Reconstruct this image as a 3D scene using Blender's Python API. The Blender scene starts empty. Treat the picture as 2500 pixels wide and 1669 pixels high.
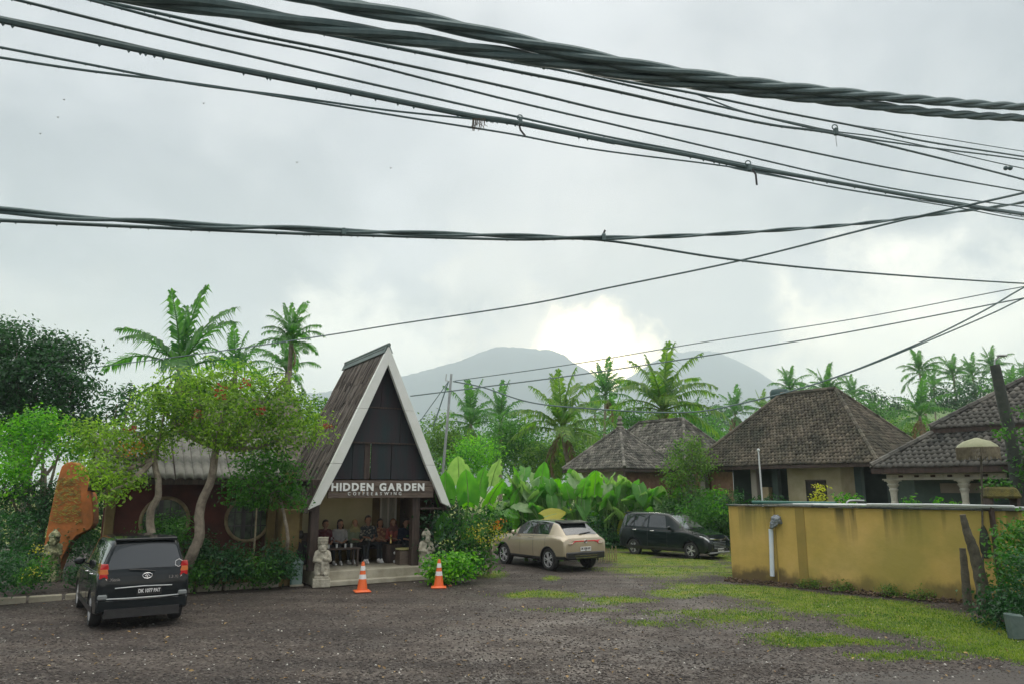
import bpy, bmesh, math, random
import numpy as np
from mathutils import Vector, Matrix, noise
R = math.radians
random.seed(7); rng = np.random.default_rng(7)
scene = bpy.context.scene
C = scene.collection

# ------------------------------------------------------------------ camera
F = 1805.0; PITCH = R(11.2); CAMH = 2.6
cam = bpy.data.cameras.new('camera'); cam.sensor_width = 36; cam.lens = F / 2500 * 36
cam.clip_start = 0.1; cam.clip_end = 20000
camo = bpy.data.objects.new('camera', cam); C.objects.link(camo)
camo.location = (0, 0, CAMH); camo.rotation_euler = (math.pi / 2 + PITCH, 0, 0)
scene.camera = camo

def ray(px, py):
    a = (px - 1250) / F; b = (834.5 - py) / F
    return Vector((a, math.cos(PITCH) - b * math.sin(PITCH), math.sin(PITCH) + b * math.cos(PITCH)))
def G(px, py, z=0.0):
    d = ray(px, py); t = (z - CAMH) / d.z
    return Vector((d.x * t, d.y * t, z))
def P(px, py, Y):
    d = ray(px, py); t = Y / d.y
    return Vector((d.x * t, Y, CAMH + d.z * t))

# ------------------------------------------------------------------ sky, sun, exposure
SUN_EL, SUN_AZ = R(16), R(7)          # azimuth clockwise from +Y
SUNDIR = Vector((math.sin(SUN_AZ) * math.cos(SUN_EL), math.cos(SUN_AZ) * math.cos(SUN_EL), math.sin(SUN_EL)))
def make_world():
    w = bpy.data.worlds.new('World'); scene.world = w; w.use_nodes = True
    nt = w.node_tree; nt.nodes.clear(); N = nt.nodes.new; L = nt.links.new
    out = N('ShaderNodeOutputWorld'); tc = N('ShaderNodeTexCoord')
    def math_(op, a, b=None, clamp=False):
        n = N('ShaderNodeMath'); n.operation = op; n.use_clamp = clamp
        for i, v in enumerate((a, b)):
            if v is None: continue
            if isinstance(v, (int, float)): n.inputs[i].default_value = v
            else: L(v, n.inputs[i])
        return n.outputs[0]
    def sstep(v, a, b):
        n = N('ShaderNodeMapRange'); n.interpolation_type = 'SMOOTHSTEP'
        L(v, n.inputs[0]); n.inputs[1].default_value = a; n.inputs[2].default_value = b
        return n.outputs[0]
    def mix(f, a, b):
        n = N('ShaderNodeMix'); n.data_type = 'RGBA'
        if isinstance(f, (int, float)): n.inputs[0].default_value = f
        else: L(f, n.inputs[0])
        for i, v in ((6, a), (7, b)):
            if isinstance(v, tuple): n.inputs[i].default_value = (*v, 1)
            else: L(v, n.inputs[i])
        return n.outputs[2]
    sep = N('ShaderNodeSeparateXYZ'); L(tc.outputs['Generated'], sep.inputs[0])
    z = sep.outputs[2]
    zc = math_('MAXIMUM', z, 0.0)
    den = math_('ADD', zc, 0.22)
    cmb = N('ShaderNodeCombineXYZ')
    L(math_('DIVIDE', sep.outputs[0], den), cmb.inputs[0]); L(math_('DIVIDE', sep.outputs[1], den), cmb.inputs[1])
    def noise_(sc, det, rough, vec, dist=0.0):
        n = N('ShaderNodeTexNoise'); n.inputs['Scale'].default_value = sc; n.inputs['Detail'].default_value = det
        n.inputs['Roughness'].default_value = rough; n.inputs['Distortion'].default_value = dist; L(vec, n.inputs['Vector'])
        return n.outputs['Fac']
    big = noise_(1.1, 5, .55, cmb.outputs[0], .4)
    mid = noise_(4.5, 7, .58, tc.outputs['Generated'], .3)
    fine = noise_(13, 7, .6, tc.outputs['Generated'], .2)
    # grey overcast deck, soft large folds
    deck = mix(sstep(big, .36, .64), (.43, .465, .505), (.77, .795, .83))
    deck = mix(math_('MULTIPLY', sstep(mid, .42, .66), .6), deck, (.83, .84, .85))
    # zenith of an overcast sky is brighter than its flanks
    zen = mix(sstep(z, .52, 1.0), deck, (3.6, 3.44, 3.2))
    # puffy brighter cloud near the horizon and the sun's glow behind it
    def blob(px, py, r0, r1, gain=.28, src=None):
        d = ray(px, py).normalized()
        vm = N('ShaderNodeVectorMath'); vm.operation = 'DISTANCE'
        L(tc.outputs['Generated'], vm.inputs[0]); vm.inputs[1].default_value = d
        v = math_('ADD', vm.outputs[1], math_('MULTIPLY', math_('SUBTRACT', src or fine, .5), -gain))
        return math_('SUBTRACT', 1.0, sstep(v, r0, r1))
    col = zen
    for (px, py, r0, r1, f, c) in [
            (1230, 650, .02, .085, .5, (.84, .84, .80)), (1090, 730, .02, .06, .4, (.86, .84, .78)),
            (1700, 680, .03, .16, .5, (.70, .75, .77)), (600, 690, .06, .22, .6, (.50, .53, .56)), (1750, 760, .03, .16, .55, (.52, .55, .58)), (1150, 850, .01, .06, .6, (1.25, 1.12, .88)), (2050, 900, .02, .10, .6, (1.3, 1.15, .88)),
            (1470, 760, .02, .11, .8, (.55, .60, .64)), (1200, 800, .02, .06, .6, (.62, .66, .70)), (2330, 700, .02, .10, .55, (.86, .87, .86))]:
        col = mix(math_('MULTIPLY', blob(px, py, r0, r1), f), col, c)
    # brighter cream band low over the horizon, broken by cloud
    low = math_('SUBTRACT', 1.0, sstep(math_('ADD', z, math_('MULTIPLY', math_('SUBTRACT', mid, .5), .30)), .10, .25))
    col = mix(math_('MULTIPLY', low, .65), col, (1.28, 1.17, .96))
    col = mix(blob(1455, 905, .015, .10, .13), col, (7.5, 6.1, 3.7))
    col = mix(math_('MULTIPLY', blob(1330, 920, .03, .15, .20), .35), col, (2.2, 1.9, 1.45))
    col = mix(math_('MULTIPLY', blob(2250, 930, .05, .22, .3), .8), col, (2.0, 1.85, 1.5))
    col = mix(math_('MULTIPLY', blob(900, 880, .03, .16, .3), .7), col, (1.7, 1.62, 1.4))
    sky = N('ShaderNodeTexSky'); sky.sky_type = 'NISHITA'; sky.sun_disc = False
    sky.sun_elevation = SUN_EL; sky.sun_rotation = SUN_AZ
    b1 = N('ShaderNodeBackground'); L(sky.outputs[0], b1.inputs[0]); b1.inputs[1].default_value = .08
    b2 = N('ShaderNodeBackground'); L(col, b2.inputs[0]); b2.inputs[1].default_value = .77
    ms = N('ShaderNodeMixShader'); ms.inputs[0].default_value = .93
    L(b1.outputs[0], ms.inputs[1]); L(b2.outputs[0], ms.inputs[2]); L(ms.outputs[0], out.inputs[0])
make_world()
sun = bpy.data.lights.new('sun', 'SUN'); sun.energy = 1.5; sun.angle = R(14); sun.color = (1, .93, .8)
suno = bpy.data.objects.new('sun', sun); C.objects.link(suno)
suno.rotation_euler = (-SUNDIR).to_track_quat('-Z', 'Y').to_euler()
scene.view_settings.view_transform = 'Standard'; scene.view_settings.look = 'None'
scene.view_settings.exposure = 0.36; scene.view_settings.gamma = 1
scene.view_settings.use_curve_mapping = False
scene.cycles.volume_bounces = 1; scene.cycles.max_bounces = 6
scene.cycles.transparent_max_bounces = 12

# ------------------------------------------------------------------ helpers: tagging and meshes
def tag(o, label=None, cat=None, group=None, kind=None):
    if label: o['label'] = label
    if cat: o['category'] = cat
    if group: o['group'] = group
    if kind: o['kind'] = kind
    return o
def thing(name, label, cat, loc=(0, 0, 0), rz=0.0, group=None):
    o = bpy.data.objects.new(name, None); C.objects.link(o)
    o.empty_display_size = .2; o.location = loc; o.rotation_euler = (0, 0, rz)
    return tag(o, label, cat, group)
def link(name, me, parent=None, mats=None, loc=None, rot=None, scl=None):
    o = bpy.data.objects.new(name, me); C.objects.link(o)
    if parent is not None: o.parent = parent
    if mats is not None and len(me.materials) == 0:
        for m in (mats if isinstance(mats, (list, tuple)) else [mats]): me.materials.append(m)
    if loc is not None: o.location = loc
    if rot is not None: o.rotation_euler = rot
    if scl is not None: o.scale = scl if isinstance(scl, (tuple, list)) else (scl,) * 3
    return o
def np_mesh(name, V, Fc, smooth=False, matidx=None):
    V = np.asarray(V, dtype=np.float32).reshape(-1, 3); Fc = np.asarray(Fc, dtype=np.int32)
    k = Fc.shape[1]; me = bpy.data.meshes.new(name)
    me.vertices.add(len(V)); me.vertices.foreach_set('co', V.ravel())
    me.loops.add(Fc.size); me.loops.foreach_set('vertex_index', Fc.ravel())
    me.polygons.add(len(Fc)); me.polygons.foreach_set('loop_start', np.arange(0, Fc.size, k, dtype=np.int32))
    if matidx is not None: me.polygons.foreach_set('material_index', np.asarray(matidx, dtype=np.int32))
    me.update(calc_edges=True); me.validate()
    if smooth: me.polygons.foreach_set('use_smooth', np.ones(len(me.polygons), dtype=bool))
    return me
def catmull(pts, n=6):
    pts = [Vector(p) for p in pts]
    if len(pts) < 3: return [pts[0].lerp(pts[-1], i / n) for i in range(n + 1)]
    q = [pts[0] * 2 - pts[1]] + pts + [pts[-1] * 2 - pts[-2]]; out = []
    for i in range(1, len(q) - 2):
        for j in range(n):
            t = j / n; a, b, c, d = q[i - 1], q[i], q[i + 1], q[i + 2]
            out.append(.5 * ((2 * b) + (c - a) * t + (2 * a - 5 * b + 4 * c - d) * t * t + (-a + 3 * b - 3 * c + d) * t ** 3))
    out.append(pts[-1]); return out
class MB:
    def __init__(s): s.v = []; s.f = []; s.m = []; s.mi = 0
    def add(s, vs, fs):
        o = len(s.v); s.v += [tuple(v) for v in vs]
        for f in fs: s.f.append(tuple(i + o for i in f)); s.m.append(s.mi)
        return s
    def box(s, c, d, M=None, taper=1.0):
        x, y, z = d[0] / 2, d[1] / 2, d[2] / 2
        vs = [Vector((sx * x * (taper if sz > 0 else 1), sy * y * (taper if sz > 0 else 1), sz * z)) for sz in (-1, 1) for sy in (-1, 1) for sx in (-1, 1)]
        if M is not None: vs = [M @ v for v in vs]
        c = Vector(c); vs = [v + c for v in vs]
        return s.add(vs, [(0, 2, 3, 1), (4, 5, 7, 6), (0, 1, 5, 4), (2, 6, 7, 3), (0, 4, 6, 2), (1, 3, 7, 5)])
    def bar(s, p, q, w, h, up=(0, 0, 1)):
        p, q = Vector(p), Vector(q); d = (q - p); L_ = d.length; d.normalize()
        sd = d.cross(Vector(up)); sd = sd.normalized() if sd.length > 1e-4 else Vector((1, 0, 0)); u = sd.cross(d)
        return s.add([a + sd * i * w / 2 + u * j * h / 2 for a in (p, q) for i in (-1, 1) for j in (-1, 1)],
                     [(0, 1, 3, 2), (4, 6, 7, 5), (0, 4, 5, 1), (2, 3, 7, 6), (0, 2, 6, 4), (1, 5, 7, 3)])
    def tube(s, pts, r, seg=8, cap=True):
        pts = [Vector(p) for p in pts]; n = len(pts)
        rr = [r] * n if isinstance(r, (int, float)) else ([r[0] + (r[-1] - r[0]) * i / (n - 1) for i in range(n)] if len(r) != n else list(r))
        u = None; rings = []
        for i, p in enumerate(pts):
            t = (pts[min(i + 1, n - 1)] - pts[max(i - 1, 0)])
            t = t.normalized() if t.length > 1e-7 else Vector((0, 0, 1))
            if u is None:
                u = t.cross(Vector((0, 0, 1)))
                if u.length < 1e-3: u = Vector((1, 0, 0))
            u = (u - t * u.dot(t)).normalized(); w = t.cross(u)
            rings.append([p + (u * math.cos(2 * math.pi * k / seg) + w * math.sin(2 * math.pi * k / seg)) * rr[i] for k in range(seg)])
        fs = [(i * seg + k, i * seg + (k + 1) % seg, (i + 1) * seg + (k + 1) % seg, (i + 1) * seg + k) for i in range(n - 1) for k in range(seg)]
        if cap: fs += [tuple(range(seg))[::-1], tuple((n - 1) * seg + k for k in range(seg))]
        return s.add([v for r_ in rings for v in r_], fs)
    def lathe(s, prof, c=(0, 0, 0), seg=20, axis='z', sq=1.0, cap=True):
        vs = []; c = Vector(c)
        for (r, h) in prof:
            for k in range(seg):
                a = 2 * math.pi * k / seg; x, y = r * math.cos(a), r * math.sin(a) * sq
                v = {'z': (x, y, h), 'y': (x, h, y), 'x': (h, x, y)}[axis]; vs.append(c + Vector(v))
        n = len(prof)
        fs = [(i * seg + k, i * seg + (k + 1) % seg, (i + 1) * seg + (k + 1) % seg, (i + 1) * seg + k) for i in range(n - 1) for k in range(seg)]
        if cap: fs += [tuple(range(seg))[::-1], tuple((n - 1) * seg + k for k in range(seg))]
        return s.add(vs, fs)
    def ball(s, c, r, seg=10):
        r = (r,) * 3 if isinstance(r, (int, float)) else r; c = Vector(c); n = seg // 2 + 1
        vs = []
        for i in range(n):
            a = math.pi * (i / (n - 1)); a = min(max(a, .08), math.pi - .08)
            for k in range(seg):
                b = 2 * math.pi * k / seg; vs.append(c + Vector((r[0] * math.sin(a) * math.cos(b), r[1] * math.sin(a) * math.sin(b), r[2] * math.cos(a))))
        fs = [(i * seg + k, (i + 1) * seg + k, (i + 1) * seg + (k + 1) % seg, i * seg + (k + 1) % seg) for i in range(n - 1) for k in range(seg)]
        fs += [tuple(range(seg)), tuple((n - 1) * seg + k for k in range(seg))[::-1]]
        return s.add(vs, fs)
    def prism(s, poly, f0, f1):
        n = len(poly); vs = [f0(p) for p in poly] + [f1(p) for p in poly]
        fs = [tuple(range(n)), tuple(range(n, 2 * n))[::-1]] + [(i, i + n, (i + 1) % n + n, (i + 1) % n) for i in range(n)]
        return s.add(vs, fs)
    def build(s, name, mats, parent=None, smooth=False, bevel=0, loc=None, rot=None):
        me = bpy.data.meshes.new(name); me.from_pydata(s.v, [], s.f)
        bm = bmesh.new(); bm.from_mesh(me)
        for i, f in enumerate(bm.faces): f.material_index = s.m[i]
        bmesh.ops.recalc_face_normals(bm, faces=bm.faces)
        if bevel: bmesh.ops.bevel(bm, geom=list(bm.edges), offset=bevel, segments=1, affect='EDGES')
        bm.to_mesh(me); bm.free()
        if smooth:
            me.polygons.foreach_set('use_smooth', np.ones(len(me.polygons), dtype=bool))
            try: me.set_sharp_from_angle(angle=R(38))
            except Exception: pass
        return link(name, me, parent, mats, loc, rot)

# ------------------------------------------------------------------ materials
MATS = {}
def mat(name, c1, c2=None, scale=4.0, rough=.75, metal=0.0, bump=0.0, bscale=None, coat=0.0, island=0.0, spec=.5,
        stretch=None, emis=None, emis_s=0.0, alpha=1.0, detail=5, contrast=(.35, .65), wet=None):
    if name in MATS: return MATS[name]
    m = bpy.data.materials.new(name); m.use_nodes = True; nt = m.node_tree; N = nt.nodes.new; L = nt.links.new
    b = nt.nodes['Principled BSDF']; c2 = c2 or tuple(x * .82 for x in c1)
    tc = N('ShaderNodeTexCoord'); vec = tc.outputs['Object']
    if stretch:
        mp = N('ShaderNodeMapping'); mp.inputs['Scale'].default_value = stretch; L(vec, mp.inputs[0]); vec = mp.outputs[0]
    n = N('ShaderNodeTexNoise'); n.inputs['Scale'].default_value = scale; n.inputs['Detail'].default_value = detail; n.inputs['Roughness'].default_value = .62
    L(vec, n.inputs['Vector'])
    cr = N('ShaderNodeValToRGB'); cr.color_ramp.elements[0].position = contrast[0]; cr.color_ramp.elements[1].position = contrast[1]
    cr.color_ramp.elements[0].color = (*c1, 1); cr.color_ramp.elements[1].color = (*c2, 1); L(n.outputs['Fac'], cr.inputs[0])
    colr = cr.outputs[0]
    if island:
        g = N('ShaderNodeNewGeometry'); hs = N('ShaderNodeHueSaturation')
        mr = N('ShaderNodeMapRange'); L(g.outputs['Random Per Island'], mr.inputs[0]); mr.inputs[3].default_value = 1 - island; mr.inputs[4].default_value = 1 + island
        L(mr.outputs[0], hs.inputs['Value']); L(colr, hs.inputs['Color']); colr = hs.outputs[0]
    L(colr, b.inputs['Base Color'])
    b.inputs['Roughness'].default_value = rough; b.inputs['Metallic'].default_value = metal
    b.inputs['Specular IOR Level'].default_value = spec; b.inputs['Coat Weight'].default_value = coat; b.inputs['Coat Roughness'].default_value = .04
    if alpha < 1: b.inputs['Alpha'].default_value = alpha
    if emis: b.inputs['Emission Color'].default_value = (*emis, 1); b.inputs['Emission Strength'].default_value = emis_s
    if bump:
        n2 = N('ShaderNodeTexNoise'); n2.inputs['Scale'].default_value = bscale or scale * 4; n2.inputs['Detail'].default_value = 4; L(vec, n2.inputs['Vector'])
        bp = N('ShaderNodeBump'); bp.inputs['Strength'].default_value = bump; bp.inputs['Distance'].default_value = .02
        L(n2.outputs['Fac'], bp.inputs['Height']); L(bp.outputs[0], b.inputs['Normal'])
    MATS[name] = m; return m
def leafmat(name, c1, c2, trans=.45, scale=.6, rough=.5, var=.35, tint=None):
    if name in MATS: return MATS[name]
    m = bpy.data.materials.new(name); m.use_nodes = True; nt = m.node_tree; N = nt.nodes.new; L = nt.links.new
    b = nt.nodes['Principled BSDF']; out = nt.nodes['Material Output']
    g = N('ShaderNodeNewGeometry'); tc = N('ShaderNodeTexCoord'); n = N('ShaderNodeTexNoise'); n.inputs['Scale'].default_value = scale; n.inputs['Detail'].default_value = 3
    L(tc.outputs['Object'], n.inputs['Vector'])
    ad = N('ShaderNodeMath'); ad.operation = 'MULTIPLY_ADD'; L(g.outputs['Random Per Island'], ad.inputs[0]); ad.inputs[1].default_value = .6
    sb = N('ShaderNodeMath'); sb.operation = 'SUBTRACT'; L(n.outputs['Fac'], sb.inputs[0]); sb.inputs[1].default_value = .3; L(sb.outputs[0], ad.inputs[2])
    cr = N('ShaderNodeValToRGB'); e = cr.color_ramp.elements
    e[0].position = .15; e[1].position = .8; e[0].color = (*c1, 1); e[1].color = (*c2, 1); L(ad.outputs[0], cr.inputs[0])
    L(cr.outputs[0], b.inputs['Base Color']); b.inputs['Roughness'].default_value = rough; b.inputs['Specular IOR Level'].default_value = .45
    tr = N('ShaderNodeBsdfTranslucent'); mx = N('ShaderNodeMix'); mx.data_type = 'RGBA'; mx.blend_type = 'MULTIPLY'; mx.inputs[0].default_value = 1
    L(cr.outputs[0], mx.inputs[6]); mx.inputs[7].default_value = (*(tint or (1.7, 2.1, .7)), 1); L(mx.outputs[2], tr.inputs[0])
    ms = N('ShaderNodeMixShader'); ms.inputs[0].default_value = trans; L(b.outputs[0], ms.inputs[1]); L(tr.outputs[0], ms.inputs[2]); L(ms.outputs[0], out.inputs[0])
    MATS[name] = m; return m

LF_DARK = leafmat('leaf_dark', (.005, .038, .013), (.028, .12, .03), .32)
LF_MID = leafmat('leaf_mid', (.010, .07, .012), (.08, .23, .025), .4)
LF_OLIVE = leafmat('leaf_olive', (.02, .075, .015), (.15, .27, .04), .42)
LF_CAN = leafmat('leaf_canopy', (.03, .095, .02), (.27, .40, .055), .5)
LF_BRIGHT = leafmat('leaf_bright', (.02, .15, .01), (.19, .45, .02), .45)
LF_BIG = leafmat('leaf_big', (.035, .16, .035), (.12, .31, .05), .45, scale=3.5, rough=.35)
LF_BIG2 = leafmat('leaf_big_pale', (.12, .24, .10), (.30, .42, .22), .42, scale=3.5, rough=.35)
LF_DEAD = leafmat('leaf_dead', (.10, .06, .03), (.25, .17, .09), .3, tint=(1.2, 1, .7))
LF_YEL = leafmat('leaf_yellow', (.35, .36, .03), (.5, .42, .06), .4)
LF_RED = leafmat('petal_red', (.22, .03, .02), (.38, .07, .035), .35, tint=(1.3, .6, .5))
LF_ORG = leafmat('petal_orange', (.5, .14, .01), (.6, .3, .03), .4, tint=(1.3, .9, .5))
LF_PALM = leafmat('leaf_palm', (.025, .11, .03), (.10, .24, .05), .48)
LF_PALM_Y = leafmat('leaf_palm_yellowish', (.05, .14, .025), (.18, .28, .045), .45)
BARK = mat('bark', (.16, .13, .10), (.30, .26, .20), 7, .9, bump=.8)
BARK_D = mat('bark_dark', (.05, .045, .035), (.11, .10, .07), 7, .9, bump=.8)
STALK = mat('stalk_green', (.10, .22, .05), (.16, .30, .07), 5, .5)
STONE = mat('carved_stone', (.30, .28, .22), (.52, .49, .40), 6, .9, bump=.9, bscale=28)
STONE_D = mat('mossy_stone', (.10, .11, .085), (.24, .23, .19), 3, .9, bump=.9, bscale=20)
BLACK = mat('black_rubber', (.015, .015, .016), (.03, .03, .03), 8, .7)
BLACKPL = mat('black_plastic', (.02, .02, .022), (.03, .03, .03), 8, .4)
CHROME = mat('chrome', (.8, .8, .8), (.7, .7, .7), 3, .12, 1)
ALLOY = mat('alloy', (.66, .68, .69), (.6, .6, .62), 3, .3, .35)
GLASS = mat('tinted_glass', (.012, .016, .018), (.02, .025, .028), 1, .04, spec=.9, coat=1)
WHITE = mat('white_paint', (.80, .82, .79), (.72, .75, .70), 2, .5, bump=.1)
CABLE = mat('cable_rubber', (.085, .14, .145), (.12, .18, .18), 12, .55)
BRACKET = mat('galvanised_metal', (.32, .35, .36), (.46, .48, .48), 6, .4, .7)
SKIN = mat('skin', (.27, .15, .10), (.33, .19, .13), 5, .6)
HAIR = mat('hair', (.012, .01, .009), (.02, .016, .014), 9, .55)

# ------------------------------------------------------------------ ground
GR = []
for (px, py, rx, ry, a) in [(1850, 1438, 210, 20, 1.25), (2050, 1470, 210, 34, 1.2), (2250, 1515, 190, 50, 1.2), (2390, 1560, 140, 45, 1.1), (1665, 1448, 80, 12, 1.1),
        (1640, 1392, 200, 18, .85), (1760, 1395, 60, 20, .95), (1520, 1358, 75, 12, 1.3), (1640, 1372, 160, 13, 1.1), (1795, 1366, 35, 18, 1.3),
        (1330, 1450, 130, 10, .8), (1262, 1452, 35, 7, 1.1), (1500, 1462, 110, 9, .75), (1195, 1400, 40, 9, 1.4), (1345, 1410, 25, 9, .8), (1480, 1470, 60, 8, .6),
        (2000, 1560, 200, 22, .7), (1760, 1500, 220, 26, .62), (1400, 1490, 160, 10, .5), (2200, 1600, 200, 16, .6), (1560, 1520, 120, 12, .45)]:
    c = G(px, py); GR.append((c.x, c.y, (G(px + rx, py) - c).length, (G(px, py + ry) - c).length, a))
def smooth(a, b, x):
    t = min(max((x - a) / (b - a), 0), 1); return t * t * (3 - 2 * t)
def grassm(x, y):
    v = 0.0
    for (cx, cy, rx, ry, a) in GR:
        d = ((x - cx) / rx) ** 2 + ((y - cy) / ry) ** 2
        if d < 4: v = max(v, a * math.exp(-d * .9))
    v = max(v, smooth(31, 36, y + .25 * x) * 1.1)
    n = noise.fractal(Vector((x * .55, y * .9, 3)), 1, 2, 4) * .28 + noise.noise(Vector((x * 3, y * 3, 9))) * .14
    dw = (x - 6.36) * .716 + (y - 22.28) * .698      # bare soil along the wall foot
    if -1.2 < dw < .4 and x > 6.0 and y < 23.5: v *= smooth(-.30, -1.1, dw) * .9 + .12
    return smooth(.22, .72, v + n * (0.55 + v * 1.15))
def gheight(x, y):
    h = .03 * noise.noise(Vector((x * .35, y * .35, 0))) * smooth(10, 14, y)
    for (cx, cy, r, a) in POOL: h -= a * math.exp(-(((x - cx) / r) ** 2 + ((y - cy) / r) ** 2))
    return h + .012 * grassm(x, y)
POOL = []
xs = [-4500, -1500, -500, -180, -80, -45, -28] + list(np.arange(-18, 22.01, .2)) + [30, 45, 80, 180, 500, 1500, 4500]
ys = [-300, -30, -5, 3, 6] + list(np.arange(8, 36.01, .2)) + [40, 50, 70, 120, 300, 900, 2200, 3650]
V = []; GA = []
for y in ys:
    for x in xs:
        inn = -18 <= x <= 22 and 8 <= y <= 36
        V.append((x, y, gheight(x, y) if inn else 0)); GA.append(grassm(x, y) if inn else (1.0 if y > 30 else .4 * (y > 20)))
nx = len(xs); Fq = [(j * nx + i, j * nx + i + 1, (j + 1) * nx + i + 1, (j + 1) * nx + i) for j in range(len(ys) - 1) for i in range(nx - 1)]
gme = np_mesh('ground', V, Fq, True)
at_ = gme.attributes.new('grass_cover', 'FLOAT', 'POINT'); at_.data.foreach_set('value', np.array(GA, dtype=np.float32))
def ground_mat():
    m = bpy.data.materials.new('gravel_ground'); m.use_nodes = True; nt = m.node_tree; N = nt.nodes.new; L = nt.links.new
    b = nt.nodes['Principled BSDF']; b.inputs['Specular IOR Level'].default_value = .3; tc = N('ShaderNodeTexCoord')
    def noi(s, d=5): n = N('ShaderNodeTexNoise'); n.inputs['Scale'].default_value = s; n.inputs['Detail'].default_value = d; n.inputs['Roughness'].default_value = .65; L(tc.outputs['Object'], n.inputs['Vector']); return n
    def ramp(src, pts):
        r = N('ShaderNodeValToRGB'); e = r.color_ramp.elements
        while len(e) < len(pts): e.new(.5)
        for i, (p, c) in enumerate(pts): e[i].position = p; e[i].color = (*c, 1)
        L(src, r.inputs[0]); return r.outputs[0]
    vo = N('ShaderNodeTexVoronoi'); vo.inputs['Scale'].default_value = 28; L(tc.outputs['Object'], vo.inputs['Vector'])
    sepc = N('ShaderNodeSeparateColor'); L(vo.outputs['Color'], sepc.inputs[0])
    grav = ramp(sepc.outputs[0], [(0, (.020, .016, .014)), (.6, (.052, .043, .039)), (.88, (.09, .078, .068)), (1, (.26, .24, .21))])
    mpt = N('ShaderNodeMapping'); mpt.inputs['Rotation'].default_value = (0, 0, -R(33)); mpt.inputs['Scale'].default_value = (.12, .9, 1); L(tc.outputs['Object'], mpt.inputs[0])
    trk = N('ShaderNodeTexNoise'); trk.inputs['Scale'].default_value = 1.3; trk.inputs['Detail'].default_value = 6; L(mpt.outputs[0], trk.inputs['Vector'])
    avg = N('ShaderNodeMath'); avg.operation = 'MULTIPLY_ADD'; L(trk.outputs['Fac'], avg.inputs[0]); avg.inputs[1].default_value = .5
    hf = N('ShaderNodeMath'); hf.operation = 'MULTIPLY'; L(noi(.5).outputs['Fac'], hf.inputs[0]); hf.inputs[1].default_value = .5; L(hf.outputs[0], avg.inputs[2])
    big = ramp(avg.outputs[0], [(.41, (.018, .013, .011)), (.5, (.050, .038, .031)), (.59, (.105, .085, .07))])
    mx = N('ShaderNodeMix'); mx.data_type = 'RGBA'; mx.inputs[0].default_value = .5; L(grav, mx.inputs[6]); L(big, mx.inputs[7])
    grs = ramp(noi(2.2).outputs['Fac'], [(.3, (.04, .08, .012)), (.5, (.12, .17, .018)), (.7, (.23, .20, .035))])
    a = N('ShaderNodeAttribute'); a.attribute_name = 'grass_cover'
    fn = N('ShaderNodeMath'); fn.operation = 'MULTIPLY_ADD'; L(noi(14, 3).outputs['Fac'], fn.inputs[0]); fn.inputs[1].default_value = .5; fn.inputs[2].default_value = -.25
    ad = N('ShaderNodeMath'); ad.operation = 'ADD'; ad.use_clamp = True; L(fn.outputs[0], ad.inputs[0]); L(a.outputs['Fac'], ad.inputs[1])
    gm = N('ShaderNodeMath'); gm.operation = 'MULTIPLY'; L(ad.outputs[0], gm.inputs[0]); L(a.outputs['Fac'], gm.inputs[1])
    m2 = N('ShaderNodeMix'); m2.data_type = 'RGBA'; L(gm.outputs[0], m2.inputs[0]); L(mx.outputs[2], m2.inputs[6]); L(grs, m2.inputs[7])
    L(m2.outputs[2], b.inputs['Base Color'])
    wet = N('ShaderNodeMapRange'); L(noi(.8, 4).outputs['Fac'], wet.inputs[0]); wet.inputs[1].default_value = .38; wet.inputs[2].default_value = .58; wet.inputs[3].default_value = .6; wet.inputs[4].default_value = .85
    L(wet.outputs[0], b.inputs['Roughness'])
    bp = N('ShaderNodeBump'); bp.inputs['Strength'].default_value = .8; bp.inputs['Distance'].default_value = .02; L(vo.outputs['Distance'], bp.inputs['Height']); L(bp.outputs[0], b.inputs['Normal'])
    return m
tag(link('ground', gme, None, ground_mat()), 'dark damp gravel yard with worn mossy grass patches', None, None, 'structure')

# road strip at lower right
ROADM = mat('wet_asphalt', (.018, .014, .012), (.062, .052, .044), 2.2, .6, bump=.6, bscale=60, stretch=(.4, 3, 1))
a0, a1 = G(1350, 1712), G(2560, 1590); dr = (a1 - a0).normalized()
mb = MB(); p0 = a0 - dr * 30; p1 = a1 + dr * 40; nrm = Vector((dr.y, -dr.x, 0))
segs = 60
vs = []
for i in range(segs + 1):
    q = p0.lerp(p1, i / segs); w = .5 * noise.fractal(Vector((q.x * .5, q.y * .5, 0)), 1, 2, 4)
    vs += [(q.x - nrm.x * w, q.y - nrm.y * w, -.004), (q.x + nrm.x * 5.5, q.y + nrm.y * 5.5, .06), (q.x - nrm.x * w, q.y - nrm.y * w, -.03)]
fs = [(3 * i, 3 * i + 1, 3 * i + 4, 3 * i + 3) for i in range(segs)] + [(3 * i + 2, 3 * i, 3 * i + 3, 3 * i + 5) for i in range(segs)]
mb.add(vs, fs); tag(mb.build('road', ROADM), 'wet grey asphalt road edge', None, None, 'structure')

# grass blades and loose stones
bl = []
while len(bl) < 42000:
    u = random.random(); py = 1345 + (1640 - 1345) * random.random() ** .8; px = random.uniform(1140, 2560)
    g = G(px, py)
    if g.x > 20 or random.random() > grassm(g.x, g.y) * 1.1: 
        continue
    bl.append((g.x, g.y))
bl = np.array(bl); n = len(bl)
hz = np.array([gheight(x, y) for x, y in bl])
ang = rng.uniform(0, 2 * np.pi, n); hgt = rng.uniform(.008, .038, n) * (1 + .5 * rng.random(n)); wd = .008 + .006 * rng.random(n)
base = np.stack([bl[:, 0], bl[:, 1], hz], 1); dx = np.stack([np.cos(ang), np.sin(ang), np.zeros(n)], 1)
ln = np.stack([np.cos(ang + 1.5) * .5, np.sin(ang + 1.5) * .5, np.ones(n)], 1) * hgt[:, None]
Vb = np.stack([base - dx * wd[:, None], base + dx * wd[:, None], base + ln], 1).reshape(-1, 3)
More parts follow.
